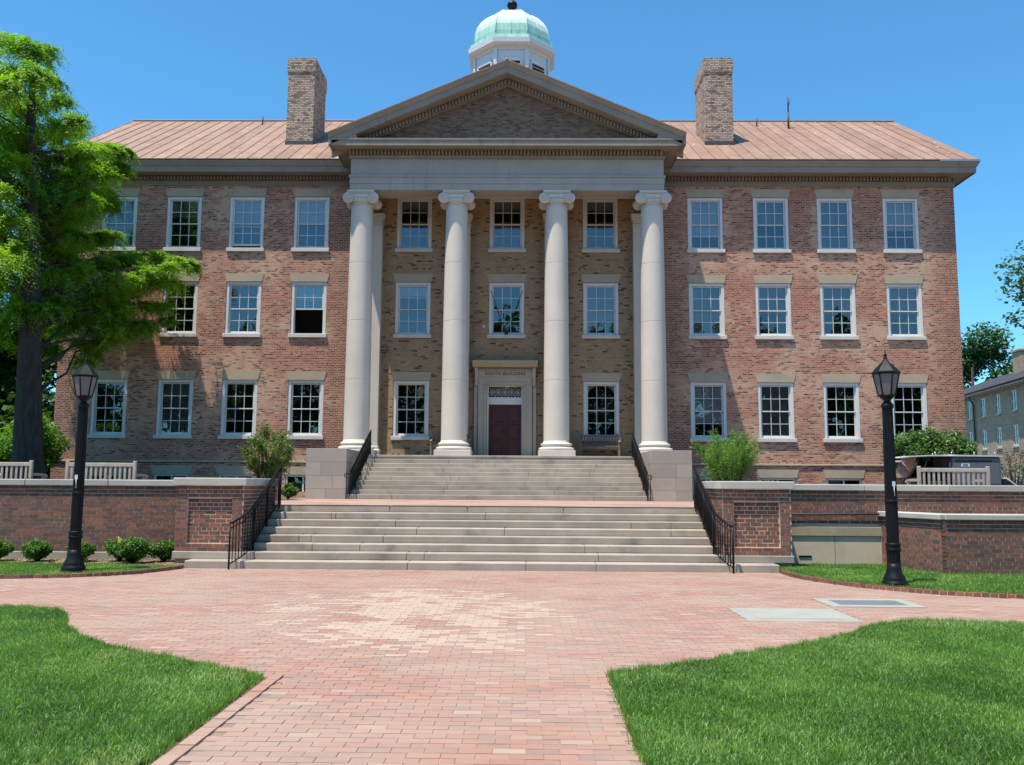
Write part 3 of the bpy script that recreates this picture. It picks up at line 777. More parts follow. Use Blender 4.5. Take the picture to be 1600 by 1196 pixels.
# ---- portico: columns
def column_parts():
    meshes = {}
    mb = MB(); mb.bbox(-.65, .65, -.65, .65, 0, .2, .012); meshes['plinth'] = mb.mesh('plinth')
    prof = [(.50, .2), (.60, .2), (.635, .235), (.64, .27), (.62, .31), (.575, .325), (.53, .34), (.52, .37), (.545, .39), (.565, .41), (.565, .44), (.54, .465), (.50, .475), (.485, .50), (.47, .53), (.462, .56)]
    meshes['base'] = MB().lathe(prof, 40).mesh('base')
    z0, z1 = .56, 9.16; dr = []
    for k in range(4):
        a = z0+(z1-z0)*k/4; b = z0+(z1-z0)*(k+1)/4; pr = []
        def rad(z):
            t = (z-z0)/(z1-z0); return .462-.062*t**1.7
        pr += [(rad(a)-.012, a), (rad(a)-.002, a+.005), (rad(a), a+.010), (rad(a), a+.025)]
        for q in np.linspace(.1, .9, 6): z = a+(b-a)*q; pr.append((rad(z), z))
        pr += [(rad(b), b-.025), (rad(b), b-.010), (rad(b)-.002, b-.005), (rad(b)-.012, b)]
        dr.append(MB().lathe(pr, 40).mesh('drum'))
    meshes['drums'] = dr
    # ionic capital: abacus, cushion, echinus and four volute rolls
    mb = MB(); top = 9.7
    mb.bbox(-.50, .50, -.44, .44, top-.075, top, .012); mb.bbox(-.46, .46, -.41, .41, top-.115, top-.07, .01)
    meshes['abacus'] = mb.mesh('abacus')
    mb = MB(); mb.lathe([(.40, 9.16), (.43, 9.175), (.43, 9.2), (.405, 9.21), (.41, 9.25), (.47, 9.30), (.49, 9.35), (.45, 9.4)], 32)
    for i in range(22):
        a = 2*math.pi*i/22; mb.lathe([(.018, 9.27), (.032, 9.31), (.028, 9.37), (.01, 9.39)], 6, .465*math.cos(a), .465*math.sin(a))
    meshes['echinus'] = mb.mesh('echinus')
    mb = MB(); mb.bbox(-.48, .48, -.405, .405, 9.40, 9.58, .02)
    for sx in (-1, 1):
        pr = [(.205, -.43), (.21, -.415), (.2, -.4), (.185, -.36), (.15, -.18), (.135, -.02), (.135, .02), (.15, .18), (.185, .36), (.2, .4), (.21, .415), (.205, .43)]
        t = MB().lathe(pr, 28)
        V = [(sx*.455+x, z, 9.415+y) for (x, y, z) in t.v]; mb.add(V, t.f, True)
        for sy in (-1, 1):      # raised spiral fillet and eye on each face
            pts = []
            for q in range(44):
                a = q/43*2*math.pi*2.1; r = .192*(1-q/50)
                pts.append((sx*(.455-r*math.sin(a)*1.0), sy*.432, 9.415+r*math.cos(a)))
            mb.tube(pts, .013, 5)
            e = MB().lathe([(.035, 0), (.03, .02), (.012, .03)], 12); mb.add([(sx*.455+x, sy*(.43+z), 9.415+y) for x, y, z in e.v], e.f, True)
    meshes['volute'] = mb.mesh('volute')
    return meshes
CP = column_parts()
for o in CP.values():
    for m in (o if isinstance(o, list) else [o]): m.materials.append(M['column'])
PZ = 2.62
for x in (-5.35, -1.84, 1.84, 5.35):
    c = link('column', CP['plinth'], None, B, (x, -1.9, PZ))
    for k in ('base', 'abacus', 'echinus', 'volute'): link(k, CP[k], None, c)
    for d in CP['drums']: link('drum', d, None, c)
# pilasters on the wall behind each column
for x in (-5.25, -1.84, 1.84, 5.25):
    mb = MB(); mb.bbox(-.4, .4, -.3, .0, .42, 9.0, .012)
    p = mb.build('pilaster', 'column', B, loc=(x, 0, PZ))
    mb = MB(); mb.bbox(-.47, .47, -.37, 0, 0, .18, .01); mb.bbox(-.5, .5, -.4, 0, .18, .3, .03); mb.bbox(-.44, .44, -.34, 0, .3, .42, .02); mb.build('base', 'column', p)
    mb = MB(); mb.bbox(-.42, .42, -.32, 0, 9.0, 9.06, .01); mb.bbox(-.4, .4, -.3, 0, 9.06, 9.2, .004); mb.bbox(-.44, .44, -.34, 0, 9.2, 9.3, .01); mb.bbox(-.48, .48, -.38, 0, 9.3, 9.45, .02); mb.build('capital', 'column', p)
# entablature
mb = MB()
def beam(x0, x1, y0, y1, z0, z1): mb.bbox(x0, x1, y0, y1, z0, z1, .006)
ez0 = PZ+9.7+.001
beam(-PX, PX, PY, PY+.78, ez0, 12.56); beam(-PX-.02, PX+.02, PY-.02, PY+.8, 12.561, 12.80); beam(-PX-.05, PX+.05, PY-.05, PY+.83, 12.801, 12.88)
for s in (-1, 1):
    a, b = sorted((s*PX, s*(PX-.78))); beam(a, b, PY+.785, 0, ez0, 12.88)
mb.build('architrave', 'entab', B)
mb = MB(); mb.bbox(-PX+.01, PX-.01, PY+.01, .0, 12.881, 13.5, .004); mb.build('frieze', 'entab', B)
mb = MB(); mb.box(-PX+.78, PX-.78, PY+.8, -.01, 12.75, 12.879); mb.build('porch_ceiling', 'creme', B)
portprof = [(-.02, 13.501), (.05, 13.501), (.05, 13.615), (.0, 13.62), (.0, 13.80), (.10, 13.82), (.56, 13.82), (.56, 13.79), (.59, 13.79), (.59, 13.99), (.62, 14.0), (.62, 14.05), (-.02, 14.08)]
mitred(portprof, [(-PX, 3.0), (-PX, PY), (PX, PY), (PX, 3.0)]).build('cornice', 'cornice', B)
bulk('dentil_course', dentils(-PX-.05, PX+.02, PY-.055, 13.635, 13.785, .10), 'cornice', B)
for s in (-1, 1):
    bx = [(s*(PX+.055)-.05, s*(PX+.055)+.05, PY+.1+i*.131, PY+.175+i*.131, 13.635, 13.785) for i in range(17)]
    bulk('dentil_course', bx, 'cornice', B)
# pediment: tympanum, raking cornice, raking dentils, roof
SL = (16.95-14.2)/6.45; ang = math.atan(SL)
mb = MB(); mb.prism([(-PX+.05, 14.05), (PX-.05, 14.05), (0, 14.05+(PX-.05)*SL)], 'y', PY+.12, PY+.4); mb.build('tympanum', 'brick_tympanum', B)
def rake(prof_pts, name, mat):
    """prof points (y offset forward of the face, height above the rake line)"""
    mb = MB(); ca = math.cos(ang); base = 14.08+.0
    for s in (-1, 1):
        V = []
        for (yo, h) in prof_pts:
            for xx in (6.46, 0.0):
                xe = xx
                V.append((s*xe, PY-yo, 14.2-.0+(6.46-xe)*SL+h/ca))
        k = len(prof_pts); F = [(2*i, 2*((i+1) % k), 2*((i+1) % k)+1, 2*i+1) for i in range(k)]
        F += [tuple(2*i for i in range(k))]
        mb.add(V, F)
    return mb.build(name, mat, B)
rake([(-.1, -.36), (.59, -.36), (.59, -.14), (.62, -.13), (.64, -.08), (.70, .0), (.71, .03), (-.1, .04)], 'raking_cornice', 'cornice')
rake([(-.12, -.58), (.05, -.58), (.06, -.37), (-.12, -.37)], 'raking_band', 'cornice')
for s in (-1, 1):
    bx = []; Lr = 6.0/math.cos(ang); n = int(Lr/.131)
    for i in range(n):
        u = .65+i*.131; x = 6.46-u*math.cos(ang)
        if x < .06: break
        zc = 14.2+(6.46-x)*SL-.475/math.cos(ang)
        if zc-.12 < 14.07: continue
        V = s*x; bx.append((V-.036, V+.036, PY-.155, PY+.0, zc-.085, zc+.085))
    bulk('raking_dentils', bx, 'cornice', B)
# roofs
RS = (18.75-14.07)/(6.8+OV+.02)
def roof_plane_z(y): return 14.085+(y+.74)*RS
rbase = MB(); XR = 18.07
rbase.add([(-XR, -.74, 14.08), (XR, -.74, 14.08), (XR, 6.8, 18.74), (-XR, 6.8, 18.74), (-XR, BACK+.74, 14.08), (XR, BACK+.74, 14.08)], [(0, 1, 2, 3), (3, 2, 5, 4)])
rbase.add([(-XR, -.74, 14.05), (XR, -.74, 14.05), (XR, BACK+.7, 14.05), (-XR, BACK+.7, 14.05)], [(3, 2, 1, 0)])
roof = rbase.build('roof', 'roof', B)
nrp = 68; pw = 2*XR/nrp
mb = MB(); Lx = 7.54; Ls = math.hypot(Lx, 18.745-14.085)
dz = RS
mb.add([(0, 0, 0), (pw-.004, 0, 0), (pw-.004, Lx, Lx*dz), (0, Lx, Lx*dz), (0, 0, .02), (pw-.004, 0, .02), (pw-.004, Lx, Lx*dz+.02), (0, Lx, Lx*dz+.02)], [(0, 3, 2, 1), (4, 5, 6, 7), (0, 1, 5, 4), (1, 2, 6, 5), (2, 3, 7, 6), (3, 0, 4, 7)])
mb.add([(0, 0, .02), (.03, 0, .02), (.03, Lx, Lx*dz+.02), (0, Lx, Lx*dz+.02), (0, 0, .048), (.03, 0, .048), (.03, Lx, Lx*dz+.048), (0, Lx, Lx*dz+.048)], [(4, 5, 6, 7), (0, 1, 5, 4), (1, 2, 6, 5), (3, 0, 4, 7)])
pm = mb.mesh('roof_panel'); pm.materials.append(M['roof'])
for i in range(nrp):
    if -5.2 < -XR+i*pw < 4.9 and False: continue
    link('roof_panel', pm, None, roof, (-XR+i*pw, -.745, 14.085))
MB().bbox(-XR, XR, 6.7, 6.9, 18.76, 18.82, .02).build('ridge_cap', 'roof', roof)
mb = MB()
for s in (-1, 1):
    z_e, z_r = 14.2+.05, 14.2+6.46*SL+.05; yb = 5.2
    mb.add([(s*6.48, PY-.72, z_e), (0, PY-.72, z_r), (0, yb, z_r), (s*6.48, yb, z_e), (s*6.48, PY-.72, z_e-.04), (0, PY-.72, z_r-.04)], [(0, 1, 2, 3), (0, 4, 5, 1)])
pr_ = mb.build('portico_roof', 'roof', B)
MB().tube([(0, PY-.72, 14.26+6.46*SL), (0, 5.2, 14.26+6.46*SL)], .05, 6).build('ridge_roll', 'roof', pr_)
for s in (-1, 1):   # side fascia of portico eaves between pediment and main roof
    a, b = sorted((s*(PX-.3), s*6.36)); MB().box(a, b, PY-.58, .3, 13.93, 14.2).build('eave_fascia', 'cornice', B)
# vents and rods on the roof
for x, y, h in ((-11.6, 5.9, .45), (-10.1, 5.9, .35), (11.3, 5.6, .4)):
    MB().tube([(x, y, roof_plane_z(y)), (x, y, roof_plane_z(y)+h)], .035, 6).build('vent_pipe', 'pipe', B)
y = 5.1; mb = MB(); mb.tube([(12.6, y, roof_plane_z(y)), (12.6, y, 18.5)], .045, 6); mb.tube([(12.6, y, 18.5), (12.6, y, 19.25)], .03, 6); mb.tube([(12.58, y-.05, 18.7), (12.68, y-.05, 19.1)], .02, 5); mb.build('antenna_mast', 'pipe', B)
# chimneys
for x0, x1 in ((-9.30, -8.18), (8.14, 9.28)):
    ch = MB().box(x0, x1, 1.7, 3.75, 15.0, 18.72).build('chimney', 'brick_chimney', B)
    mb = MB(); mb.box(x0-.02, x1+.02, 1.68, 3.77, 18.72, 18.8); mb.box(x0-.035, x1+.035, 1.665, 3.785, 18.8, 19.32); mb.box(x0-.03, x1+.03, 1.68, 3.77, 19.32, 19.4); mb.build('corbel', 'brick_chimney', ch)
    MB().bbox(x0-.03, x1+.03, 1.66, 3.8, 15.2, 15.78, .01).build('flashing', 'pipe', ch)
# cupola
CU = empty('cupola', (0, 7.0, 0), parent=B)
r8 = 1/math.cos(math.pi/8); rot8 = math.pi/8
def oct_(prof, mat, name, parent=CU): return MB().lathe([(r*r8, z) for r, z in prof], 8, 0, 0, False, rot8).build(name, mat, parent)
oct_([(1.72, 18.0), (1.72, 21.7)], 'white_wood', 'drum')
for i in range(8):
    a = -math.pi/2+i*math.pi/4
    mb = MB()
    for sg in (-1, 1): mb.bbox(sg*.70-.06+(0), sg*.70+.06, -1.80, -1.70, 18.4, 21.68, .01) 
    mb.bbox(-.46, .46, -1.79, -1.70, 21.05, 21.20, .01)
    for sg in (-1, 1): mb.bbox(sg*.46-.05, sg*.46+.05, -1.79, -1.70, 18.6, 21.05, .01)
    xf = a+math.pi/2
    fr = mb.build('panel_frame', 'white_wood', CU, rz=xf)
    MB().box(-.41, .41, -1.735, -1.715, 18.6, 21.05).build('louver_backing', 'interior', fr)
    lv = MB().add([(-.41, -1.80, 0), (.41, -1.80, 0), (.41, -1.735, .05), (-.41, -1.735, .05), (-.41, -1.80, .025), (.41, -1.80, .025), (.41, -1.735, .075), (-.41, -1.735, .075)], [(0, 3, 2, 1), (4, 5, 6, 7), (0, 1, 5, 4), (1, 2, 6, 5), (2, 3, 7, 6), (3, 0, 4, 7)]).mesh('slat')
    lv.materials.append(M['white_wood'])
    for k in range(14): link('slat', lv, None, fr, (0, 0, 20.86-k*.165))
oct_([(1.74, 21.6), (1.80, 21.66), (1.80, 21.72), (1.96, 21.78), (1.98, 21.83), (2.03, 21.84), (2.05, 22.06), (1.5, 22.08)], 'white_wood', 'cornice')
oct_([(1.93, 22.07), (1.96, 22.1), (1.94, 22.27), (1.84, 22.31), (1.7, 22.33)], 'patina_with_glare', 'dome_band')
dome = oct_([(1.77, 22.32), (1.77, 22.55), (1.73, 22.9), (1.64, 23.2), (1.48, 23.48), (1.24, 23.75), (.95, 23.97), (.62, 24.1), (.40, 24.16), (.38, 24.2), (.1, 24.22)], 'patina_with_glare', 'dome')
for i in range(8):      # standing seams on the ribs and the panels
    a = rot8+i*math.pi/4
    pr = [(1.77, 22.32), (1.77, 22.55), (1.73, 22.9), (1.64, 23.2), (1.48, 23.48), (1.24, 23.75), (.95, 23.97), (.62, 24.1), (.40, 24.17)]
    MB().tube([(r*r8*math.cos(a), r*r8*math.sin(a), z+.01) for r, z in pr], .022, 5).build('seam', 'patina_with_glare', dome)
    a2 = a+rot8
    MB().tube([(r*math.cos(a2)*1.004, r*math.sin(a2)*1.004, z) for r, z in pr[:4]], .012, 5).build('seam', 'patina_with_glare', dome)
MB().lathe([(.2, 24.2), (.2, 24.24), (.11, 24.26), (.09, 24.33), (.17, 24.37), (.19, 24.42), (.17, 24.47), (.08, 24.5), (.1, 24.54), (.2, 24.6), (.25, 24.7), (.24, 24.8), (.17, 24.9), (.06, 24.97), (.05, 25.2), (.03, 25.6), (.005, 25.9)], 20).build('finial', 'iron', CU)

# ---- doorway
D = empty('doorway', (-.05, 0, 0), parent=B)
mb = MB(); mb.bbox(-1.03, -.72, -.12, .0, PZ, 5.42, .01); mb.bbox(.72, 1.03, -.12, .0, PZ, 5.42, .01); mb.bbox(-1.03, 1.03, -.121, .0, 5.421, 5.70, .01)
mb.bbox(-.80, -.70, -.15, -.02, PZ, 5.40, .01); mb.bbox(.70, .80, -.15, -.02, PZ, 5.40, .01)
mb.bbox(-.76, .76, -.15, -.02, 5.401, 5.50, .01); mb.build('surround', 'doorstone', D)
mb = MB(); mb.bbox(-1.05, 1.05, -.14, 0, 5.701, 5.95, .008); mb.build('frieze', 'doorstone', D)
mb = MB(); mb.bbox(-1.06, 1.06, -.2, 0, 5.951, 6.0, .01)
for i in range(26): mb.box(-1.0+i*.078, -.96+i*.078, -.25, -.19, 6.0, 6.05)
mb.build('dentil_course', 'lintel', D)['kind'] = 'stuff'
mb = MB(); mb.prism([(-.01, 6.06), (-.30, 6.06), (-.34, 6.1), (-.36, 6.16), (-.42, 6.2), (-.46, 6.27), (-.46, 6.3), (-.01, 6.34)], 'x', -1.24, 1.24); mb.build('cornice', 'lintel', D)
for s in (-1, 1):
    mb = MB(); mb.prism([(0, 5.35), (-.1, 5.35), (-.16, 5.42), (-.17, 5.52), (-.14, 5.6), (-.16, 5.75), (-.22, 5.88), (-.27, 5.98), (-.27, 6.05), (0, 6.05)], 'x', s*1.10-.06, s*1.10+.06)
    mb.build('console', 'doorstone', D)
    MB().bbox(s*1.12-.07, s*1.12+.07, -.06, .0, PZ, 5.34, .01).build('pilaster_strip', 'doorstone', D)
mb = MB(); mb.bbox(-.70, -.63, .02, .14, PZ, 5.42, .01); mb.bbox(.63, .70, .02, .14, PZ, 5.42, .01); mb.bbox(-.63, .63, .03, .14, 4.66, 4.94, .01); mb.bbox(-.63, .63, .02, .14, 5.34, 5.42, .01); mb.build('door_frame', 'white', D)
for s in (-1, 1):
    a, b = sorted((s*.004, s*.628)); mb = MB(); mb.box(a, b, .08, .13, PZ, 4.655)
    xm = (a+b)/2
    for (p, q) in ((PZ+.12, PZ+.62), (PZ+.72, PZ+1.28), (PZ+1.38, PZ+1.92)):
        mb.bbox(xm-.22, xm+.22, .062, .085, p, q, .018)
    dl = mb.build('door_leaf', 'door', D)
    MB().lathe([(.012, 0), (.03, .01), (.03, .05), (.01, .06)], 10).build('knob', 'pipe', dl, loc=(s*.08, .04, PZ+1.0))
tr = MB().box(-.625, .625, .10, .105, 4.945, 5.335).build('transom', 'glass', D)
mb = MB(); cells = 5; cw = 1.25/cells
for i in range(cells):
    x0 = -.625+i*cw; xc = x0+cw/2; zc = 5.14
    for (p, q) in (((x0, 4.945), (x0+cw, 5.335)), ((x0, 5.335), (x0+cw, 4.945)), ((xc, 4.945), (xc, 5.335)), ((x0, zc), (x0+cw, zc)), ((x0+cw, 4.945), (x0+cw, 5.335))):
        mb.tube([(p[0], .088, p[1]), (q[0], .088, q[1])], .009, 4)
    mb.tube([(xc+cw*.36*math.cos(a), .084, zc+.13*math.sin(a)) for a in np.linspace(0, 2*math.pi, 17)], .008, 4)
mb.build('lattice', 'white', tr)
# name cut in the door frieze
cu = bpy.data.curves.new('inscription', 'FONT'); cu.body = 'SOUTH BUILDING'; cu.size = .17; cu.align_x = 'CENTER'; cu.align_y = 'CENTER'; cu.extrude = .002; cu.space_character = 1.16; cu.offset = .003
ins = bpy.data.objects.new('inscription', cu); ins.location = (0, -.1425, 5.825); ins.rotation_euler = (math.pi/2, 0, 0); COL.objects.link(ins); ins.parent = D; cu.materials.append(M['letter'])
bpy.context.view_layer.update()
_me = bpy.data.meshes.new_from_object(ins.evaluated_get(bpy.context.evaluated_depsgraph_get())); bpy.data.objects.remove(ins)
ins = bpy.data.objects.new('inscription', _me); ins.location = (0, -.1425, 5.825); ins.rotation_euler = (math.pi/2, 0, 0); COL.objects.link(ins); ins.parent = D

# ---- porch floor and the upper flight
S2 = empty('porch_steps', (AX, 0, 0)); tag(S2, 'upper flight of ten worn pale stone steps below the columns', 'stairs')
r2 = (PZ-TZ)/10; t2 = .333; yf = -2.68
MB().box(-5.95, 5.95, yf, -.002, TZ, PZ).build('porch_floor', 'step', S2)
HW2 = 4.83
for k in range(9):
    z1 = TZ+r2*(k+1); y0 = yf-t2*(9-k)
    j = [-HW2]+sorted(random.uniform(-3.6, 3.6) for _ in range(3))+[HW2]
    st = MB().bbox(j[0], j[1]-.003, y0+.01, yf+.0-.001, z1-r2, z1, .012)
    for a, b in zip(j[1:-1], j[2:]): st.bbox(a, b-.003 if b < HW2 else b, y0+.01, yf-.001, z1-r2, z1, .012)
    st.build('step', 'step', S2)
MB().bbox(-HW2, HW2, yf-.03, yf, PZ-.07, PZ+.004, .01).build('nosing', 'step', S2)
for s in (-1, 1):
    xc = s*5.44; x0, x1 = xc-.64, xc+.64
    nb = empty('cheek_block', (0, 0, 0), parent=S2)
    zs = [TZ, 1.45, 1.86, 2.29, 2.72]
    for a, b in zip(zs[:-1], zs[1:]):
        cut = random.uniform(-.25, .25) if a < 2.2 else None
        if cut is None: MB().bbox(x0, x1, -5.72, -2.66, a+.002, b-.002, .006).build('block', 'granite', nb)
        else:
            MB().bbox(x0, xc+cut-.002, -5.72, -2.66, a+.002, b-.002, .006).build('block', 'granite', nb); MB().bbox(xc+cut+.002, x1, -5.72, -2.66, a+.002, b-.002, .006).build('block', 'granite', nb)
# ---- lower flight
S1 = empty('plaza_steps', (AX, 0, 0)); tag(S1, 'lower flight of eight wide grey stone steps rising from the brick plaza', 'stairs')
r1 = TZ/8; t1 = .372; y1 = -16.8
for k in range(8):
    hw = 5.62 if k == 0 else (4.98 if k == 1 else 4.66)
    y0 = y1+k*t1; j = [-hw]+sorted(random.uniform(-4, 4) for _ in range(3))+[hw]
    yb = y0+t1+.02 if k else y0+.55
    if k == 7: yb = y0+.36
    st = MB()
    for a, b in zip(j[:-1], j[1:]): st.bbox(a, b-.003, y0, yb, r1*k+(.001 if k else -.02), r1*(k+1), .014)
    st.build('step', 'step', S1)
# ================================================================ RETAINING WALLS
WT = 1.55   # top of brickwork
def pier(sgn, label):
    p = empty('brick_pier', (AX+sgn*5.3, -16.4, 0)); tag(p, label, 'wall')
    xi, xo = 4.66-5.3, 5.98-5.3          # inner and outer faces, mirrored by sgn
    x0, x1 = sorted((sgn*xi, sgn*xo)); L = x1-x0
    px, py = p.location.x, p.location.y
    mb = MB(); mb.box(x0+.003, x1-.003, .058, 2.2, .0, WT)
    mb.box(x0+.003, x0+.218, .004, .0585, .2, WT); mb.box(x1-.218, x1-.003, .004, .0585, .2, WT); mb.box(x0+.219, x1-.219, .0045, .0585, .2, .438); mb.box(x0+.219, x1-.219, .0045, .0585, 1.302, WT)
    mb.build('core', 'mortar', p)
    # front: rim bricks at the face, panel bricks set back
    xa = Matrix.Translation((x0, 0, 0))
    front = brick_rows(L, .285, WT, hole=[(.22, L-.22, .44, 1.30)], seed=3+sgn)
    pan = brick_rows(L-.44, .44, 1.30, seed=9+sgn)
    n = 0
    for (a, b, c, d) in front: brick_obj(p, x0+a, x0+b, -.004*random.random(), .1, c, d); n += 1
    for (a, b, c, d) in pan: brick_obj(p, x0+.22+a, x0+.22+b, .053+.005*random.random(), .1, c, d); n += 1
    # inner return beside the steps
    rest = []
    for (a, b, c, d) in brick_rows(2.18, .3, WT, seed=4+sgn):
        xx = (x1-.1, x1+.003*random.random()) if sgn < 0 else (x0-.003*random.random(), x0+.1)
        q = (xx[0], xx[1], .02+a, .02+b, c, d)
        if n < 300: brick_obj(p, *q); n += 1
        else: rest.append(q)
    if rest: bulk('brick_courses', rest, 'wallbrick_bulk', p)
    # outer return
    ox = (x0-.002, x0+.1) if sgn < 0 else (x1-.1, x1+.002)
    bulk('brick_courses', [(ox[0], ox[1], .02+a, .02+b, c, d) for (a, b, c, d) in brick_rows(.85, .285, WT, seed=6)], 'wallbrick_bulk', p)
    MB().bbox(x0-.03, x1+.03, -.03, .7, .143, .284, .01).build('plinth', 'plinth', p)
    c0 = MB(); c0.bbox(x0-.06, x1+.06, -.06, .40, WT+.003, WT+.155, .012); c0.build('coping', 'coping', p)
    a, b = ((x1-.42, x1+.06) if sgn < 0 else (x0-.06, x0+.42))
    MB().bbox(a, b, .403, 2.25, WT+.003, WT+.155, .012).build('coping', 'coping', p)
    return p
pier(-1, 'square brick pier with sunken panel and stone cap, left of the lower steps')
pier(1, 'square brick pier with sunken panel and stone cap, right of the lower steps')
def long_wall(sgn, label):
    yw = -15.6; xs = 5.98
    w = empty('retaining_wall', (AX+sgn*xs, yw, 0)); tag(w, label, 'wall')
    Lw = 24.
    def bxs(rows): return [((a, b, -.005*random.random(), .1, c, d) if sgn > 0 else (-b, -a, -.005*random.random(), .1, c, d)) for (a, b, c, d) in rows]
    hole_ = [(.02, 2.28, 0.0, .82)] if sgn > 0 else None
    rows = bxs(brick_rows(Lw, .06, 1.53, hole=hole_, seed=20+sgn))
    rows.sort(key=lambda q: (min(abs(q[0]), abs(q[1])) > 5.2, min(abs(q[0]), abs(q[1]))))
    for q in rows[:300]: brick_obj(w, *q)
    bulk('brick_courses', rows[300:], 'wallbrick_bulk', w)
    a, b = ((.0, Lw) if sgn > 0 else (-Lw, 0))
    if sgn > 0:
        MB().box(2.28, Lw, .004, .38, 0, 1.53).build('core', 'mortar', w); MB().box(0, 2.28, .004, .38, .82, 1.53).build('core', 'mortar', w)
    else:
        MB().box(a, b, .004, .38, 0, 1.53).build('core', 'mortar', w)
        MB().bbox(a, b, -.03, .1, -.02, .2, .01).build('plinth', 'plinth', w)
    n = 14
    for i in range(n):
        u0, u1 = Lw*i/n, Lw*(i+1)/n-.006
        if sgn < 0: u0, u1 = -u1, -u0
        MB().bbox(u0, u1, -.055, .43, 1.533, 1.66, .012).build('coping', 'coping', w)
    return w
WL = long_wall(-1, 'long dark red brick retaining wall with stone coping behind the low round bushes')
WR = long_wall(1, 'long dark red brick retaining wall with stone coping and low grey doors at its foot')
# low doorway in the right wall
mb = MB(); mb.bbox(.0, .17, -.02, .3, -.02, .62, .01); mb.bbox(2.02, 2.2, -.02, .3, -.02, .62, .01); mb.bbox(0., 2.2, -.022, .3, .622, .815, .01); mb.build('door_surround', 'old_stone', WR)
mb = MB(); mb.box(.17, 1.09, .005, .07, -.02, .62); d1 = mb.build('door_leaf', 'garage', WR)
MB().bbox(.36, .62, -.01, .006, .20, .235, .004).build('handle', 'iron', d1)
mb = MB(); mb.box(1.1, 2.02, .005, .07, -.02, .62); mb.build('door_leaf', 'garage', WR)
MB().box(.1, 2.2, .3, .32, -.02, .7).build('recess_back', 'interior', WR)
mb = MB(); mb.tube([(.06, -.06, .05), (.06, -.06, 1.05)], .02, 8); mb.tube([(.06, -.06, 1.07), (.5, -.05, 1.055), (2.25, -.05, 1.075)], .022, 8)
mb.lathe([(.035, 1.0), (.035, 1.14)], 10, .06, -.06); mb.tube([(.02, -.06, 1.15), (.02, -.06, 1.25)], .016, 6); mb.build('drain_pipe', 'pipe', WR)
# lower planter wall in front of the right wall
PWL = empty('planter_wall', (8.30, -17.35, 0)); tag(PWL, 'low angled brick planter wall with pale coping, right of the grey doors', 'wall')
Lf = 14.
rows = [(a, b, -.005*random.random(), .1, c, d) for (a, b, c, d) in brick_rows(Lf, .0, 1.02, seed=31)]
rows.sort(key=lambda q: q[0]); nS = 0
for q in rows[:180]: brick_obj(PWL, *q)
bulk('brick_courses', rows[180:], 'wallbrick_bulk', PWL)
MB().box(.06, Lf, .004, .36, 0, 1.02).build('core', 'mortar', PWL)
ex, ey = -.42, 1.75; a2 = math.atan2(-ey, -ex); L2 = math.hypot(ex, ey)
xf = Matrix.Translation((ex, ey, 0)) @ Matrix.Rotation(a2, 4, 'Z')
for (a, b, c, d) in brick_rows(L2-.01, .0, 1.02, seed=33):
    o = brick_obj(PWL, 0, 1, 0, 1, 0, 1); o.location = xf @ Vector((a, 0, c)); o.scale = (b-a, .1, d-c); o.rotation_euler = (0, 0, a2)
mb = MB(); mb.box(.03, L2-.03, .006, .34, 0, 1.02); c = mb.build('core', 'mortar', PWL); c.location = (ex, ey, 0); c.rotation_euler = (0, 0, a2)
mb = MB(); mb.bbox(-.05, L2+.02, -.055, .40, 1.022, 1.125, .012); c = mb.build('coping', 'coping', PWL); c.location = (ex, ey, 0); c.rotation_euler = (0, 0, a2)
for i in range(8):
    MB().bbox(.05+i*1.75, 1.794+i*1.75, -.055, .40, 1.022, 1.127, .012).build('coping', 'coping', PWL)
MB().prism([(.2, .3), (14, .3), (14, 1.72), (-.1, 1.72)], 'z', 0, .98).build('planting_soil', 'mulch', PWL)

# ================================================================ HANDRAILS
def handrail(name, pts, label, bal=.105, h=.86, bot=.1, ground=None, loopend=None, group='black iron stair railings'):
    """pts: polyline of the rail's foot line (x,y,z)"""
    r = empty(name, pts[0]); tag(r, label, 'railing', None)
    o = Vector(pts[0]); P = [Vector(p)-o for p in pts]
    MB().tube([p+Vector((0, 0, h)) for p in P], .024, 8).build('top_rail', 'iron', r)
    MB().tube([p+Vector((0, 0, h-.1)) for p in P], .011, 6).build('middle_rail', 'iron', r)
    MB().tube([p+Vector((0, 0, bot)) for p in P], .013, 6).build('bottom_rail', 'iron', r)
    # balusters
    segs = [(P[i+1]-P[i]) for i in range(len(P)-1)]; Ls = [s.length for s in segs]; tot = sum(Ls); n = int(tot/bal)
    bm = {}
    for k in range(n+1):
        u = tot*k/n; i = 0
        while i < len(Ls)-1 and u > Ls[i]: u -= Ls[i]; i += 1
        p = P[i]+segs[i]*(u/Ls[i])
        post = k in (0, n) or (k % 9 == 0)
        z0 = bot; rr = .02 if post else .0105
        if post: z0 = -.02 if k in (0, n) else -.05
        key = (post, round(z0, 2))
        if key not in bm: bm[key] = MB().tube([(0, 0, z0), (0, 0, h-.01)], rr, 6).mesh('post' if post else 'baluster'); bm[key].materials.append(M['iron'])
        link('post' if post else 'baluster', bm[key], None, r, tuple(p))
    return r
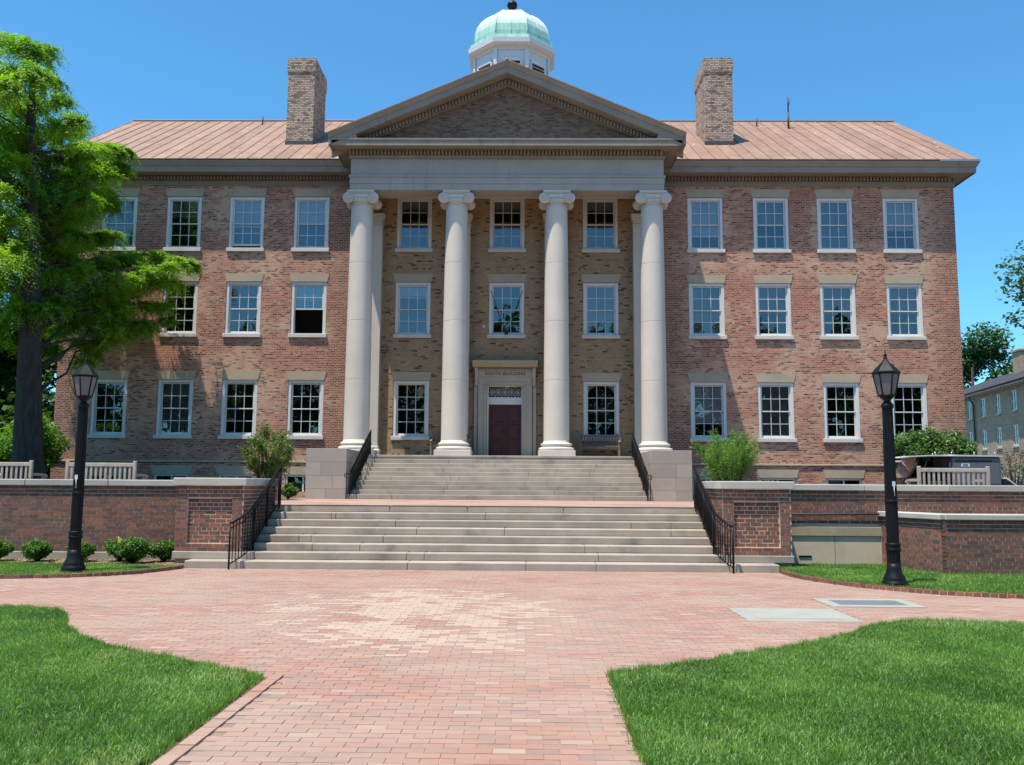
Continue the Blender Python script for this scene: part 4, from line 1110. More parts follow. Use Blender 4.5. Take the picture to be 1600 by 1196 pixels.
for s, lab in ((-1, 'left'), (1, 'right')):
    x_t = AX+s*4.53
    handrail('stair_railing', [(x_t+s*.17, -17.02, 0), (x_t+s*.07, -16.62, .1), (x_t, -16.3, .22), (x_t, -14.25, TZ+.02)],
             'black iron railing down the %s side of the lower steps, against the brick pier' % lab)
    r = handrail('stair_railing', [(AX+s*4.66, -5.85, TZ), (AX+s*4.56, -2.75, PZ+.0)],
             'black iron railing down the %s side of the upper steps, beside the stone block' % lab, bal=.1)
    mb = MB(); mb.tube([(0, 0, .80), (s*.05, -.28, .80), (s*.08, -.36, .78), (s*.08, -.38, .72), (s*.08, -.33, .67), (0, 0, .67)], .012, 6); mb.tube([(s*.05, -.28, 0), (s*.05, -.28, .8)], .012, 6); mb.tube([(s*.02, -.12, 0), (s*.02, -.12, .8)], .009, 6); mb.build('end_loop', 'iron', r)

# ================================================================ PLAZA PAVING
LL = [(-1.475, -31), (-1.475, -28.6), (-1.49, -26.3), (-2.4, -25.68), (-3.2, -25.19), (-3.95, -24.45), (-4.4, -23.85), (-4.72, -23.2), (-4.98, -22.72), (-5.46, -22.42), (-6.2, -22.3), (-16, -22.3), (-16, -31)]
LR = [(1.40, -31), (1.41, -28.5), (1.44, -26.07), (2.2, -25.62), (3.0, -25.0), (3.47, -24.64), (4.1, -24.1), (4.6, -23.5), (5.05, -23.02), (5.53, -22.86), (6.52, -23.1), (9, -23.35), (16, -23.6), (16, -31)]
KL = [(-16, -18.9), (-10, -18.95), (-8, -18.93), (-7.2, -18.72), (-6.6, -18.42), (-6.15, -18.0), (-5.9, -17.4), (-5.74, -16.83)]
KR = [(5.52, -16.83), (5.50, -17.3), (5.55, -17.9), (5.8, -18.6), (6.15, -19.25), (6.75, -19.9), (7.3, -20.25), (8.0, -20.48), (9, -20.6), (16, -20.7)]
def smooth(pts, n=4):
    out = [Vector(p) for p in pts]
    for _ in range(n//2):
        q = [out[0]]
        for a, b in zip(out[:-1], out[1:]): q += [a.lerp(b, .25), a.lerp(b, .75)]
        q.append(out[-1]); out = q
    return [(p.x, p.y) for p in out]
KLs, KRs = smooth(KL), smooth(KR)
def inpoly(X, Y, poly):
    c = np.zeros(X.shape, bool); n = len(poly)
    for i in range(n):
        x0, y0 = poly[i]; x1, y1 = poly[(i+1) % n]
        if y0 == y1: continue
        c ^= ((y0 > Y) != (y1 > Y)) & (X < (x1-x0)*(Y-y0)/(y1-y0)+x0)
    return c
LLs = smooth(LL[3:11]); LLs = LL[:3]+LLs+LL[11:]
LRs = smooth(LR[3:11]); LRs = LR[:3]+LRs+LR[11:]
GL = KLs+[(-5.74, -16.3), (-6.0, -15.55), (-16, -15.55)]        # planted ground left of the steps
GR = KRs+[(16, -17.3), (8.3, -17.3), (7.9, -15.6), (5.9, -15.55), (5.52, -16.3)]
plaza = sheet('plaza', [(-60, -60), (60, -60), (60, -16.85), (-60, -16.85)], -.018, 'flat_paving')
bed = sheet('plaza_bed', [(-13, -31), (13, -31), (13, -16.6), (-13, -16.6)], -.0048, 'sandbed')
# bricks, long side across the view, courses running back from the camera
BL, BH = .2045, .1035; rows_ = int(14.1/BH); bxp = []
for r in range(rows_):
    yy = -30.7+r*BH; off = (BL/2 if r % 2 else 0)+random.uniform(-.01, .01)
    k0 = int(-12.5/BL); xs = (np.arange(k0, -k0)*BL)+off
    bxp.append(np.stack([xs, np.full_like(xs, yy)], 1))
bxp = np.concatenate(bxp); cxp = bxp[:, 0]+BL/2; cyp = bxp[:, 1]+BH/2
SLABS = [(3.40, 4.77, -22.88, -21.77), (4.86, 6.12, -21.55, -20.68)]
ok = ~(inpoly(cxp, cyp, LLs) | inpoly(cxp, cyp, LRs) | inpoly(cxp, cyp, GL) | inpoly(cxp, cyp, GR))
ok &= ~((cyp > -16.83) & (np.abs(cxp-AX) < 5.7))
ok &= ~((cxp < -1.25) & (cyp < -26.2) & (cxp > -1.6))
for (a, b, c, d) in SLABS: ok &= ~((cxp > a) & (cxp < b) & (cyp > c) & (cyp < d))
bxp = bxp[ok]; cxp = cxp[ok]; cyp = cyp[ok]; n = len(bxp)
g = .0025; hz = RNG.uniform(-.0012, .0010, n); jj = RNG.uniform(-.0015, .0015, (n, 2))
boxes = np.stack([bxp[:, 0]+g+jj[:, 0], bxp[:, 0]+BL-g+jj[:, 0], bxp[:, 1]+g+jj[:, 1], bxp[:, 1]+BH-g+jj[:, 1], np.full(n, -.03), hz], 1)
# pale replaced bricks in an irregular patch before the steps
def vn(x, y, s, seed):
    rg = np.random.default_rng(seed); G = rg.random((64, 64)); u = x*s+20; v = y*s+40; i = np.floor(u).astype(int); j = np.floor(v).astype(int); fu, fv = u-i, v-j
    g_ = lambda a, b: G[a % 64, b % 64]
    return (g_(i, j)*(1-fu)+g_(i+1, j)*fu)*(1-fv)+(g_(i, j+1)*(1-fu)+g_(i+1, j+1)*fu)*fv
q = ((cxp+.72-(cyp+22.3)*-.18)/1.75)**2+((cyp+22.35)/2.7)**2
pp = np.clip(1.35-q*1.0, 0, 1)*(.28+1.0*(vn(cxp, cyp*.7, 3.4, 3) > .50))
palem = (RNG.random(n) < pp*.78) & (q < 1.25)
boxes[palem, 5] += .0015
dist = np.hypot(cxp-.69, cyp+33.88); cand = np.where(~palem & (dist > 5.1))[0]
cand = cand[np.argsort(dist[cand])]
vis = (np.abs((cxp[cand]-.69)/(cyp[cand]+33.88)) < .56)
near = cand[vis][:300]
nm = np.zeros(n, bool); nm[near] = True
for q_ in boxes[nm]: brick_obj(plaza, *q_, mat='paver')
link('paving_bricks', bulk_boxes('paving_bricks', boxes[~nm & ~palem]), 'paver_bulk', plaza, kind='stuff')
link('pale_bricks', bulk_boxes('pale_bricks', boxes[palem]), 'paver_pale', plaza, kind='stuff')
# border bricks set on the skew along the straight path edges
for side, xe, nmx in ((-1, -1.31, 'x'), (1, 1.41, 'x')):
    bx = []
    yy = -30.7
    while yy < -26.25:
        if side < 0: bx.append((xe-.105, xe-.003, yy+.003, yy+.198, -.03, .012+random.uniform(-.002, .002)))
        yy += .2045
    if bx:
        bo = bulk('border_bricks', bx, 'paver_bulk', plaza)
# kerb of brick setts round the planted beds
KP = [0]
def kerb(pts, name, label):
    k = empty(name, (0, 0, 0)); k['kind'] = 'structure'
    P = [Vector(p) for p in pts]; L = [(P[i+1]-P[i]).length for i in range(len(P)-1)]; tot = sum(L); u = 0; items = []
    while u < tot-.05:
        v = u+.055; i = 0
        while i < len(L)-1 and v > L[i]: v -= L[i]; i += 1
        d = (P[i+1]-P[i]).normalized(); p = P[i]+d*v; items.append((p.x, p.y, math.atan2(d.y, d.x))); u += .112
    items.sort(key=lambda t: abs(t[0]))
    for (x, y, a) in items[:150]:
        o = brick_obj(k, 0, 1, 0, 1, 0, 1, name='brick'); m = Matrix.Rotation(a, 4, 'Z'); off = m @ Vector((-.05, -.03, 0))
        o.location = (x+off.x, y+off.y, -.03); o.scale = (.1, .09, .03+.062+random.uniform(-.004, .004)); o.rotation_euler = (0, 0, a+random.uniform(-.02, .02))
    # mortar bed joining them
    mb = MB(); V = []; F = []
    for i, p in enumerate(P):
        d = (P[min(i+1, len(P)-1)]-P[max(i-1, 0)]).normalized(); nn = Vector((-d.y, d.x))
        a = p+nn*.052; b = p-nn*.022
        V += [(a.x, a.y, .05), (b.x, b.y, .05), (b.x, b.y, -.03), (a.x, a.y, -.03)]
    for i in range(len(P)-1): F += [(4*i, 4*i+1, 4*i+5, 4*i+4), (4*i+1, 4*i+2, 4*i+6, 4*i+5), (4*i+3, 4*i, 4*i+4, 4*i+7)]
    mb.add(V, F); mb.build('mortar_bed', 'mortar', k)
kerb(KLs, 'kerb', ''); kerb(KRs, 'kerb', '')
# stone slabs set in the paving
for (a, b, c, d), lab, grate in ((SLABS[0], 'pale greenish stone slab in the paving, nearer one with a plain face', 0), (SLABS[1], 'pale stone frame round a dark grating in the paving, by the right lamp', 1)):
    s = empty('paving_slab', ((a+b)/2, (c+d)/2, 0)); tag(s, lab, 'slab'); hx, hy = (b-a)/2, (d-c)/2
    if not grate:
        MB().bbox(-hx, hx, -hy, hy, -.02, .006, .004).build('slab', 'slab', s)
        MB().bbox(-hx+.14, hx-.14, -hy+.12, hy-.12, .006, .009, .001).build('inset', 'granite', s)
        MB().bbox(-hx+.17, hx-.17, -hy+.15, hy-.15, .009, .012, .001).build('inset', 'slab', s)
    else:
        mb = MB(); wb_ = .16
        mb.bbox(-hx, hx, -hy, -hy+wb_, -.02, .008, .004); mb.bbox(-hx, hx, hy-wb_, hy, -.02, .008, .004); mb.bbox(-hx, -hx+wb_, -hy+wb_, hy-wb_, -.02, .008, .004); mb.bbox(hx-wb_, hx, -hy+wb_, hy-wb_, -.02, .008, .004)
        mb.build('stone_frame', 'slab', s); MB().box(-hx+wb_, hx-wb_, -hy+wb_, hy-wb_, -.02, -.012).build('pit', 'interior', s)
        mb = MB(); nbar = 34
        for i in range(nbar):
            x = -hx+wb_+(2*hx-2*wb_)*(i+.5)/nbar; mb.box(x-.008, x+.008, -hy+wb_, hy-wb_, -.012, .003)
        for i in range(8):
            yv = -hy+wb_+(2*hy-2*wb_)*(i+.5)/8; mb.box(-hx+wb_, hx-wb_, yv-.006, yv+.006, -.011, .0045)
        mb.build('grating', 'steel', s)['kind'] = 'stuff'
mb = MB()
for i in range(9): mb.bbox(5.42+i*.1, 5.5+i*.1, -23.36, -23.16, -.02, .02, .005)
tag(mb.build('drain_grate', 'pipe', None), 'small dark drain grate at the far edge of the right lawn', 'drain')

# ================================================================ LAWNS
def poly_mesh(name, poly, z, mat, side=.04):
    n = len(poly); me = bpy.data.meshes.new(name)
    me.from_pydata([(x, y, z) for x, y in poly]+[(x, y, z-side) for x, y in poly], [], [tuple(range(n))]+[(i, (i+1) % n, n+(i+1) % n, n+i) for i in range(n)])
    return link(name, me, mat, None, kind='structure')
poly_mesh('lawn', LLs, .018, 'soil_grass'); poly_mesh('lawn', LRs, .018, 'soil_grass')
bedL = poly_mesh('planting_bed', GL, .035, 'mulch', .06); bedR = poly_mesh('lawn', GR, .035, 'soil_grass', .06)
def blades(poly, region, n, h, wdt, zf, name, label, dens_fn=None, edge_keep=None, lean=.45, mat='grass'):
    x0, x1, y0, y1 = region
    X = RNG.uniform(x0, x1, n); Y = RNG.uniform(y0, y1, n); k = inpoly(X, Y, poly)
    if dens_fn is not None: k &= RNG.random(n) < dens_fn(X, Y)
    X, Y = X[k], Y[k]; n = len(X)
    tuft = vn(X, Y, 5.5, 8)*.6+vn(X, Y, 14, 9)*.4; big = vn(X, Y, 1.1, 12)
    hh = h*(.55+.75*tuft)*RNG.uniform(.6, 1.25, n)
    a = RNG.uniform(0, 2*np.pi, n); ln = RNG.uniform(.05, lean*2, n)
    az = RNG.uniform(0, 2*np.pi, n)+ (vn(X, Y, 3, 4)*4)
    B0 = np.stack([X, Y, np.full(n, zf)], 1); S = np.stack([np.cos(a), np.sin(a), np.zeros(n)], 1)*(wdt*RNG.uniform(.7, 1.3, n))[:, None]*.5
    Lv = np.stack([np.cos(az)*ln, np.sin(az)*ln, np.ones(n)], 1); Lv /= np.linalg.norm(Lv, axis=1)[:, None]
    Mid = B0+Lv*(hh*.55)[:, None]; Tip = Mid+(Lv+np.stack([np.cos(az)*ln, np.sin(az)*ln, -.3*ln], 1)*.9)*(hh*.45)[:, None]
    V = np.stack([B0-S, B0+S, Mid+S*.8, Tip, Mid-S*.8], 1).reshape(-1, 3)
    i = np.arange(n)[:, None]*5
    F = np.concatenate([i+np.array([[0, 1, 2, 4]]), i+np.array([[4, 2, 3, 3]])])
    # second face is a triangle: build as tri list instead
    T = np.concatenate([i+np.array([[0, 1, 2]]), i+np.array([[0, 2, 4]]), i+np.array([[4, 2, 3]])])
    mid_ = vn(X, Y, 2.6, 33); r = np.clip(-.22+.42*tuft+.42*big+.40*mid_+RNG.normal(0, .14, n), 0, .93); dry = RNG.random(n) < .04+.7*np.clip((vn(X, Y, 1.3, 21)-.62)*3, 0, 1)*np.clip((vn(X, Y, 4, 22)-.3)*2, 0, 1)
    for (ex_, ey_, er_) in ((1.75, -26.15, .45), (-1.85, -26.3, .4), (-2.1, -26.9, .35), (5.6, -23.2, .5), (3.1, -25.2, .3)):
        dry |= (RNG.random(n) < .5*np.exp(-((X-ex_)**2+(Y-ey_)**2)/er_**2))
    r[dry] = 1.0
    r[RNG.random(n) < .05] = .9
    return (V, T, np.repeat(r, 5))
def falloff(X, Y): return np.clip(1.25-(np.abs(X-.69)-(Y+33.9)*.60)*.8, .12, 1)
GP1 = blades(LLs, (-13, -1.46, -31, -22.3), 520000, .050, .006, .016, 'g', '', lambda X, Y: falloff(X, Y)*np.clip(1.3-(Y+29)*.1, .55, 1))
GP2 = blades(LRs, (1.41, 13, -31, -22.86), 560000, .050, .006, .016, 'g', '', lambda X, Y: falloff(X, Y)*np.clip(1.3-(Y+29)*.1, .55, 1))
V, F, r = GP1; g1 = link('grass', npmesh('grass', V, F, r), 'grass', None); tag(g1, kind='stuff', label='short dense green turf on the left front lawn', cat='grass')
V, F, r = GP2; g2 = link('grass', npmesh('grass', V, F, r), 'grass', None); tag(g2, kind='stuff', label='short dense green turf on the right front lawn', cat='grass')
GLg = [p for p in KLs]+[(-5.9, -16.9), (-6.35, -17.0), (-7.2, -16.6), (-8.2, -16.75), (-9.5, -16.5), (-11, -16.6), (-16, -16.6)]
GP3 = blades(GLg, (-16, -5.8, -19, -16.4), 145000, .06, .009, .033, 'g', '')
V, F, r = GP3; tag(link('grass', npmesh('grass', V, F, r), 'grass', None), kind='stuff', label='strip of green turf at the foot of the left street lamp', cat='grass')
poly_mesh('lawn', GLg, .038, 'soil_grass', .005)
GP4 = blades(GR, (5.5, 16, -20.8, -15.6), 180000, .075, .009, .033, 'g', '')
V, F, r = GP4; tag(link('grass', npmesh('grass', V, F, r), 'grass', None), kind='stuff', label='strip of green turf at the foot of the right street lamp', cat='grass')
# turf tufts hanging over the lawn edges
def edge_tufts(poly, i0, i1, n, h, zf):
    P = [Vector(p) for p in poly[i0:i1]]; out = []
    for a, b in zip(P[:-1], P[1:]): out += [(a.lerp(b, random.random()), a, b) for _ in range(int(n*(b-a).length))]
    X = np.array([o[0].x for o in out])+RNG.normal(0, .018, len(out)); Y = np.array([o[0].y for o in out])+RNG.normal(0, .018, len(out))
    m = len(X); a = RNG.uniform(0, 2*np.pi, m); hh = h*RNG.uniform(.5, 1.3, m)*(.5+vn(X, Y, 9, 2))
    B0 = np.stack([X, Y, np.full(m, zf)], 1); S = np.stack([np.cos(a), np.sin(a), 0*a], 1)*.0035
    D = np.stack([RNG.normal(0, .4, m), RNG.normal(0, .4, m), np.ones(m)], 1); T = B0+D*hh[:, None]
    V = np.stack([B0-S, B0+S, T], 1).reshape(-1, 3); return V, np.arange(m*3).reshape(-1, 3), np.repeat(RNG.uniform(.05, .75, m), 3)
parts = [edge_tufts(LLs, 1, len(LLs)-2, 900, .06, .0), edge_tufts(LRs, 1, len(LRs)-2, 900, .06, .0)]
V, F, r = join_np(parts); tag(link('grass', npmesh('grass', V, F, r), 'grass', None), kind='stuff', label='longer turf blades overhanging the cut edges of the two front lawns', cat='grass')
# soil lip along the left path edge
mb = MB(); mb.box(-1.478, -1.42, -30.5, -26.25, -.02, -.002); mb.build('soil_edge', 'earth', None, kind='structure')
# mulch chips
n = 24000; X = RNG.uniform(-16, -5.75, n); Y = RNG.uniform(-17.2, -15.6, n); k = inpoly(X, Y, GL) & ~inpoly(X, Y, GLg)
C = np.stack([X[k], Y[k], .04+RNG.uniform(0, .02, k.sum())], 1); V, F, r = leaf_quads(C, .07, .22, 1.6)
tag(link('mulch_chips', npmesh('mulch_chips', V, F, r), 'straw', None), kind='stuff', label='pale pine straw and bark mulch under the bushes along the left wall', cat='mulch')
# fallen petals and specks on the paving
n = 90; X = RNG.uniform(-1.3, 5, n); Y = RNG.uniform(-28.6, -19, n); k = ~(inpoly(X, Y, LLs) | inpoly(X, Y, LRs))
C = np.stack([X[k], Y[k], np.full(k.sum(), .006)], 1); V, F, r = leaf_quads(C, .024, .7, 6)
tag(link('fallen_petals', npmesh('fallen_petals', V, F, r), 'sill', None), kind='stuff', label='small pale petals scattered on the brick paving', cat='petals')

# ================================================================ STREET LAMPS
def lamp():
    r = empty('street_lamp')
    pr = [(.215, 0), (.215, .03), (.2, .05), (.205, .075), (.195, .11), (.17, .13), (.175, .15), (.165, .18), (.13, .24), (.112, .32), (.108, .40)]
    MB().lathe(pr, 24).build('base', 'lamp_iron', r)
    mb = MB(); n = 32; V = []; zs = [.40, .62, .64, 1.4, 2.96]; rs = [.106, .104, .098, .097, .083]
    for z, rr in zip(zs, rs):
        for i in range(n): q = rr*(1 if i % 2 else .90); a = 2*math.pi*i/n; V.append((q*math.cos(a), q*math.sin(a), z))
    F = [(k*n+i, k*n+(i+1) % n, (k+1)*n+(i+1) % n, (k+1)*n+i) for k in range(len(zs)-1) for i in range(n)]
    mb.add(V, F); sh = mb.build('shaft', 'lamp_iron', r)
    MB().lathe([(.108, .60), (.122, .61), (.124, .63), (.112, .645), (.112, .69), (.122, .70), (.12, .725), (.104, .735)], 24).build('collar', 'lamp_iron', r)
    MB().lathe([(.1, 1.40), (.106, 1.405), (.106, 1.43), (.098, 1.435)], 24).build('collar', 'lamp_iron', r)
    MB().lathe([(.086, 2.95), (.1, 2.97), (.105, 3.0), (.09, 3.03), (.06, 3.06), (.055, 3.09), (.10, 3.13), (.13, 3.155), (.14, 3.17), (.0, 3.172)], 20).build('neck', 'lamp_iron', r)
    hex_ = lambda R_, z: [(R_*math.cos(math.pi/6+i*math.pi/3), R_*math.sin(math.pi/6+i*math.pi/3), z) for i in range(6)]
    lo, hi = hex_(.13, 3.17), hex_(.205, 3.54)
    ln = MB()
    for i in range(6):
        ln.tube([lo[i], hi[i]], .014, 6); ln.tube([lo[i], lo[(i+1) % 6]], .014, 6); ln.tube([hi[i], hi[(i+1) % 6]], .018, 6)
    L = ln.build('lantern_frame', 'lamp_iron', r)
    for i in range(6):
        a, b, c, d = lo[i], lo[(i+1) % 6], hi[(i+1) % 6], hi[i]
        me = bpy.data.meshes.new('lantern_pane'); me.from_pydata([a, b, c, d], [], [(0, 1, 2, 3)]); link('lantern_pane', me, 'frosted', L)
    MB().lathe([(.06, 3.2), (.065, 3.45), (.04, 3.5)], 12).build('bulb_globe', 'blind', L)
    MB().lathe([(.228, 3.54), (.234, 3.56), (.216, 3.575), (.13, 3.67), (.055, 3.745), (.03, 3.79)], 6, sm=False, rot=math.pi/6).build('lantern_roof', 'lamp_iron', r)
    MB().lathe([(.03, 3.785), (.035, 3.81), (.018, 3.82), (.03, 3.845), (.03, 3.86), (.012, 3.88), (.006, 3.93), (.002, 3.96)], 12).build('finial', 'lamp_iron', r)
    st = MB(); st.box(-.028, .024, -.104, -.1, 1.66, 1.74); st.tube([(.0, -.102, 1.66), (.005, -.104, 1.5)], .006, 5); st.build('tag', 'paper', r)
    return r
l0 = lamp(); l0.location = (-7.17, -18.15, .04); tag(l0, 'black iron street lamp with frosted lantern standing on the left turf strip', 'street lamp', 'street lamps on the turf strips')
l1 = copy_tree(l0); l1.location = (6.60, -19.33, .01); l0.scale = l1.scale = (.97, .97, .972); l1['label'] = 'black iron street lamp with frosted lantern standing on the right turf strip'
l1.rotation_euler = (0, 0, .15)

# ================================================================ BENCHES (backs towards the camera on the terrace)
def bench(mat='teak', W=1.5):
    r = empty('garden_bench'); h = W/2
    for s in (-1, 1):
        MB().bbox(s*(h-.03)-.035, s*(h-.03)+.035, -.28, -.22, 0, .92, .01).build('leg', mat, r)
        MB().bbox(s*(h-.03)-.035, s*(h-.03)+.035, .24, .30, 0, .62, .01).build('leg', mat, r)
        mb = MB(); mb.prism([(-.24, .60), (-.24, .655), (.1, .655), (.3, .64), (.37, .60), (.36, .57), (.25, .6)], 'x', s*(h-.03)-.04, s*(h-.03)+.04); mb.build('armrest', mat, r)
    MB().bbox(-h+.05, h-.05, -.275, -.235, .80, .88, .008).build('top_rail', mat, r)
    MB().bbox(-h+.05, h-.05, -.275, -.235, .46, .52, .008).build('lower_rail', mat, r)
    me = MB().bbox(-.025, .025, -.265, -.245, .52, .80, .004).mesh('slat'); me.materials.append(M[mat])
    n = 13
    for i in range(n): link('slat', me, None, r, (-h+.13+(W-.26)*i/(n-1), 0, 0))
    me = MB().bbox(-h+.05, h-.05, -.035, .035, .42, .445, .005).mesh('seat_slat'); me.materials.append(M[mat])
    for i in range(6): link('seat_slat', me, None, r, (0, -.2+i*.088, 0))
    MB().bbox(-h+.05, h-.05, .20, .24, .34, .42, .006).build('apron', mat, r)
    return r
b0 = bench(); b0.location = (-8.30, -14.72, TZ); tag(b0, 'weathered teak bench seen from behind above the left wall, half behind the lamp', 'bench', 'teak benches on the terrace')
b1 = copy_tree(b0); b1.location = (-10.52, -14.72, TZ); b1['label'] = 'weathered teak bench cut by the left edge of the photo, before the big trunk'
b2 = copy_tree(b0); b2.location = (9.72, -14.66, TZ); b2['label'] = 'weathered teak bench above the right wall in front of the grey cargo cart'; b2.rotation_euler = (0, 0, .0)
b3 = bench('teak_dark', 1.5); b3.location = (3.48, -.55, PZ); b3.rotation_euler = (0, 0, math.pi); tag(b3, 'dark wooden bench on the porch below the arched window', 'bench', 'porch benches')
b4 = copy_tree(b3); b4.location = (-2.05, -.55, PZ); b4['label'] = 'dark wooden bench on the porch, mostly hidden behind a column left of the door'
for b in (b3, b4): b.location.z = PZ

# ================================================================ SHRUBS AND TREES
shrub('boxwood_bush', (-9.68, -16.2, .04), .3, .42, 'round clipped boxwood at the left edge of the photo', 'leaf_box', 3600, .045, seed=2, clumps=14, base=.2, group='boxwood bushes along the left wall')
for i, (x, y, sc, lab) in enumerate([(-8.86, -16.2, .31, 'single low boxwood between the left photo edge and the left lamp'), (-8.02, -16.2, .29, 'low boxwood just right of the left lamp post'),
        (-7.34, -16.0, .33, 'boxwood with a small yellow flag beside it, back left of the cluster'), (-6.86, -16.5, .38, 'largest boxwood, at the front of the cluster by the left pier'), (-6.42, -16.05, .31, 'boxwood nearest the left pier')]):
    shrub('boxwood_bush', (x, y, .04), sc, sc*1.28, lab, 'leaf_box', 3600, .045, seed=20+i, clumps=14, base=.2, group='boxwood bushes along the left wall')
fl = empty('marker_flag', (-7.22, -16.36, .04)); tag(fl, 'tiny yellow marker flag standing among the boxwood bushes', 'flag')
MB().tube([(0, 0, 0), (0, 0, .52)], .003, 5).build('wire', 'steel', fl); MB().add([(0, 0, .52), (.09, .01, .44), (.0, 0, .38), (0, .002, .52), (.09, .012, .44), (0, .002, .38)], [(0, 1, 2), (5, 4, 3), (0, 3, 4, 1)]).build('pennant', 'yellow', fl)
shrub('young_holly', (-6.62, -8.3, TZ), .76, 2.0, 'airy light green shrub standing left of the left stone block', 'leaf_holly', 5200, .062, seed=41, clumps=14, spiky=3.2, base=.2, dense=1.25)
shrub('bright_pine_shrub', (6.75, -7.6, TZ), 1.0, 2.05, 'feathery bright green shrub standing right of the right stone block', 'leaf_pine', 7500, .085, seed=42, clumps=15, spiky=4.2, aspect=.16, base=.18, dense=1.5)
shrub('small_box_shrub', (-6.42, -6.9, TZ), .28, .45, 'small dark round shrub beside the left stone block', 'leaf_box', 2600, .05, seed=43)
shrub('viburnum', (15.2, -1.35, TZ), 1.9, 2.6, 'wide dark green leafy shrub with pale blossom behind the cargo cart', 'leaf_vib', 9500, .13, seed=44, clumps=30, ry=.9, base=.3)
shrub('low_shrub', (9.6, -1.0, TZ), 1.0, .62, 'low light green plants below the right wing windows', 'leaf_holly', 2500, .07, seed=45, ry=.4)
shrub('purple_leaf_shrub', (24.2, 9.5, .66), 1.0, 3.2, 'thin brownish shrub in front of the tan neighbouring building', 'leaf_brown', 700, .1, seed=46, clumps=9)

# big feathery conifer by the left wing
random.seed(5)
TX, TY = -14.3, -7.0
T = empty('cypress_tree', (TX, TY, TZ)); tag(T, 'tall feathery bright green conifer with dark trunk, covering the left wing corner', 'tree')
tb = MB()
spine = [(0, 0, -.2), (.0, 0, .25), (-.05, 0, 1.2), (-.15, 0, 3.2), (-.3, .05, 6), (-.55, .1, 9), (-.75, .1, 12), (-.8, .1, 14)]
tb.tube(spine, [.78, .55, .44, .36, .3, .22, .14, .03], 14)
for a in range(5):
    an = a*1.26+.3; tb.tube([(.2*math.cos(an), .2*math.sin(an), 1.0), (.5*math.cos(an), .5*math.sin(an), .25), (.85*math.cos(an), .85*math.sin(an), -.15)], [.2, .18, .08], 7)
CL = [(-15.68, -7.45, 15.48, 0.8), (-14.77, -7.93, 14.98, 0.7), (-14.73, -6.87, 15.35, 0.6), (-15.33, -7.74, 14.28, 0.9), (-14.34, -8.06, 14.03, 0.8), (-14.55, -6.85, 14.39, 0.5), (-16.82, -5.0, 14.47, 0.9), (-15.7, -5.42, 14.28, 0.8), (-14.87, -5.55, 14.34, 0.5), (-15.43, -7.5, 12.42, 0.9), (-15.3, -6.37, 12.99, 0.8), (-13.95, -7.3, 12.71, 0.6), (-13.21, -7.68, 12.76, 0.5), (-13.02, -7.92, 12.35, 0.4), (-15.15, -7.53, 11.48, 0.9), (-15.83, -4.96, 12.56, 0.8), (-14.77, -5.32, 12.54, 0.7), (-13.87, -5.4, 12.62, 0.7), (-13.03, -5.58, 12.62, 0.5), (-12.18, -6.43, 12.22, 0.35), (-15.1, -7.18, 10.79, 0.9), (-14.94, -6.04, 11.29, 0.8), (-14.32, -5.67, 11.64, 0.8), (-13.56, -5.5, 11.81, 0.7), (-12.84, -5.47, 12.0, 0.5), (-14.75, -7.99, 9.51, 0.9), (-15.04, -6.12, 10.3, 0.8), (-14.35, -5.88, 10.59, 0.8), (-13.32, -6.48, 10.61, 0.6), (-12.73, -6.45, 10.83, 0.5), (-12.7, -6.04, 10.54, 0.35), (-14.68, -7.98, 8.53, 0.9), (-15.63, -4.94, 9.46, 0.8), (-14.75, -5.18, 9.5, 0.7), (-13.64, -6.33, 9.5, 0.5), (-15.26, -7.22, 7.72, 0.9), (-15.71, -5.03, 8.23, 0.7), (-14.22, -6.24, 8.16, 0.7), (-13.98, -5.12, 8.65, 0.7), (-12.95, -5.51, 8.77, 0.6), (-11.9, -5.99, 8.86, 0.6), (-11.12, -6.12, 8.83, 0.6), (-10.49, -5.86, 8.73, 0.5), (-9.98, -6.1, 8.59, 0.3), (-12.44, -6.47, 7.8, 0.6), (-11.83, -6.27, 7.96, 0.6), (-11.42, -5.56, 8.23, 0.6), (-10.35, -6.64, 7.88, 0.5), (-12.52, -6.64, 7.05, 0.5), (-12.2, -5.82, 7.32, 0.45), (-10.75, -6.31, 7.23, 0.45), (-10.73, -5.95, 6.78, 0.3), (-13.97, -6.6, 7.26, 0.5), (-14.1, -7.07, 6.96, 0.4), (-14.55, -4.71, 7.65, 0.5), (-14.59, -7.6, 6.85, 0.7), (-15.29, -6.81, 6.2, 0.6)]
CL2 = []
for x, y, z, r in CL:
    if x > -13.3 and z < 9.2: y2 = -1.5+random.uniform(-.5, .35)
    elif x > -13.2: y2 = -3.0+random.uniform(-.6, .6)
    else: CL2.append((x, y, z, r)); continue
    k = (y2+33.88)/(y+33.88); CL2.append((.69+(x-.69)*k, y2, 1.6+(z-1.6)*k, r*k))
cl = [(x-TX, y-TY, z-TZ, r) for x, y, z, r in CL2]
for i in range(22):
    z = random.uniform(7.2, 12.2); cl.append((random.uniform(-17.6, -13.2 if z < 9 else -14.9)-TX, random.uniform(-2.3, -.9)-TY, z-TZ, random.uniform(.5, .75)))
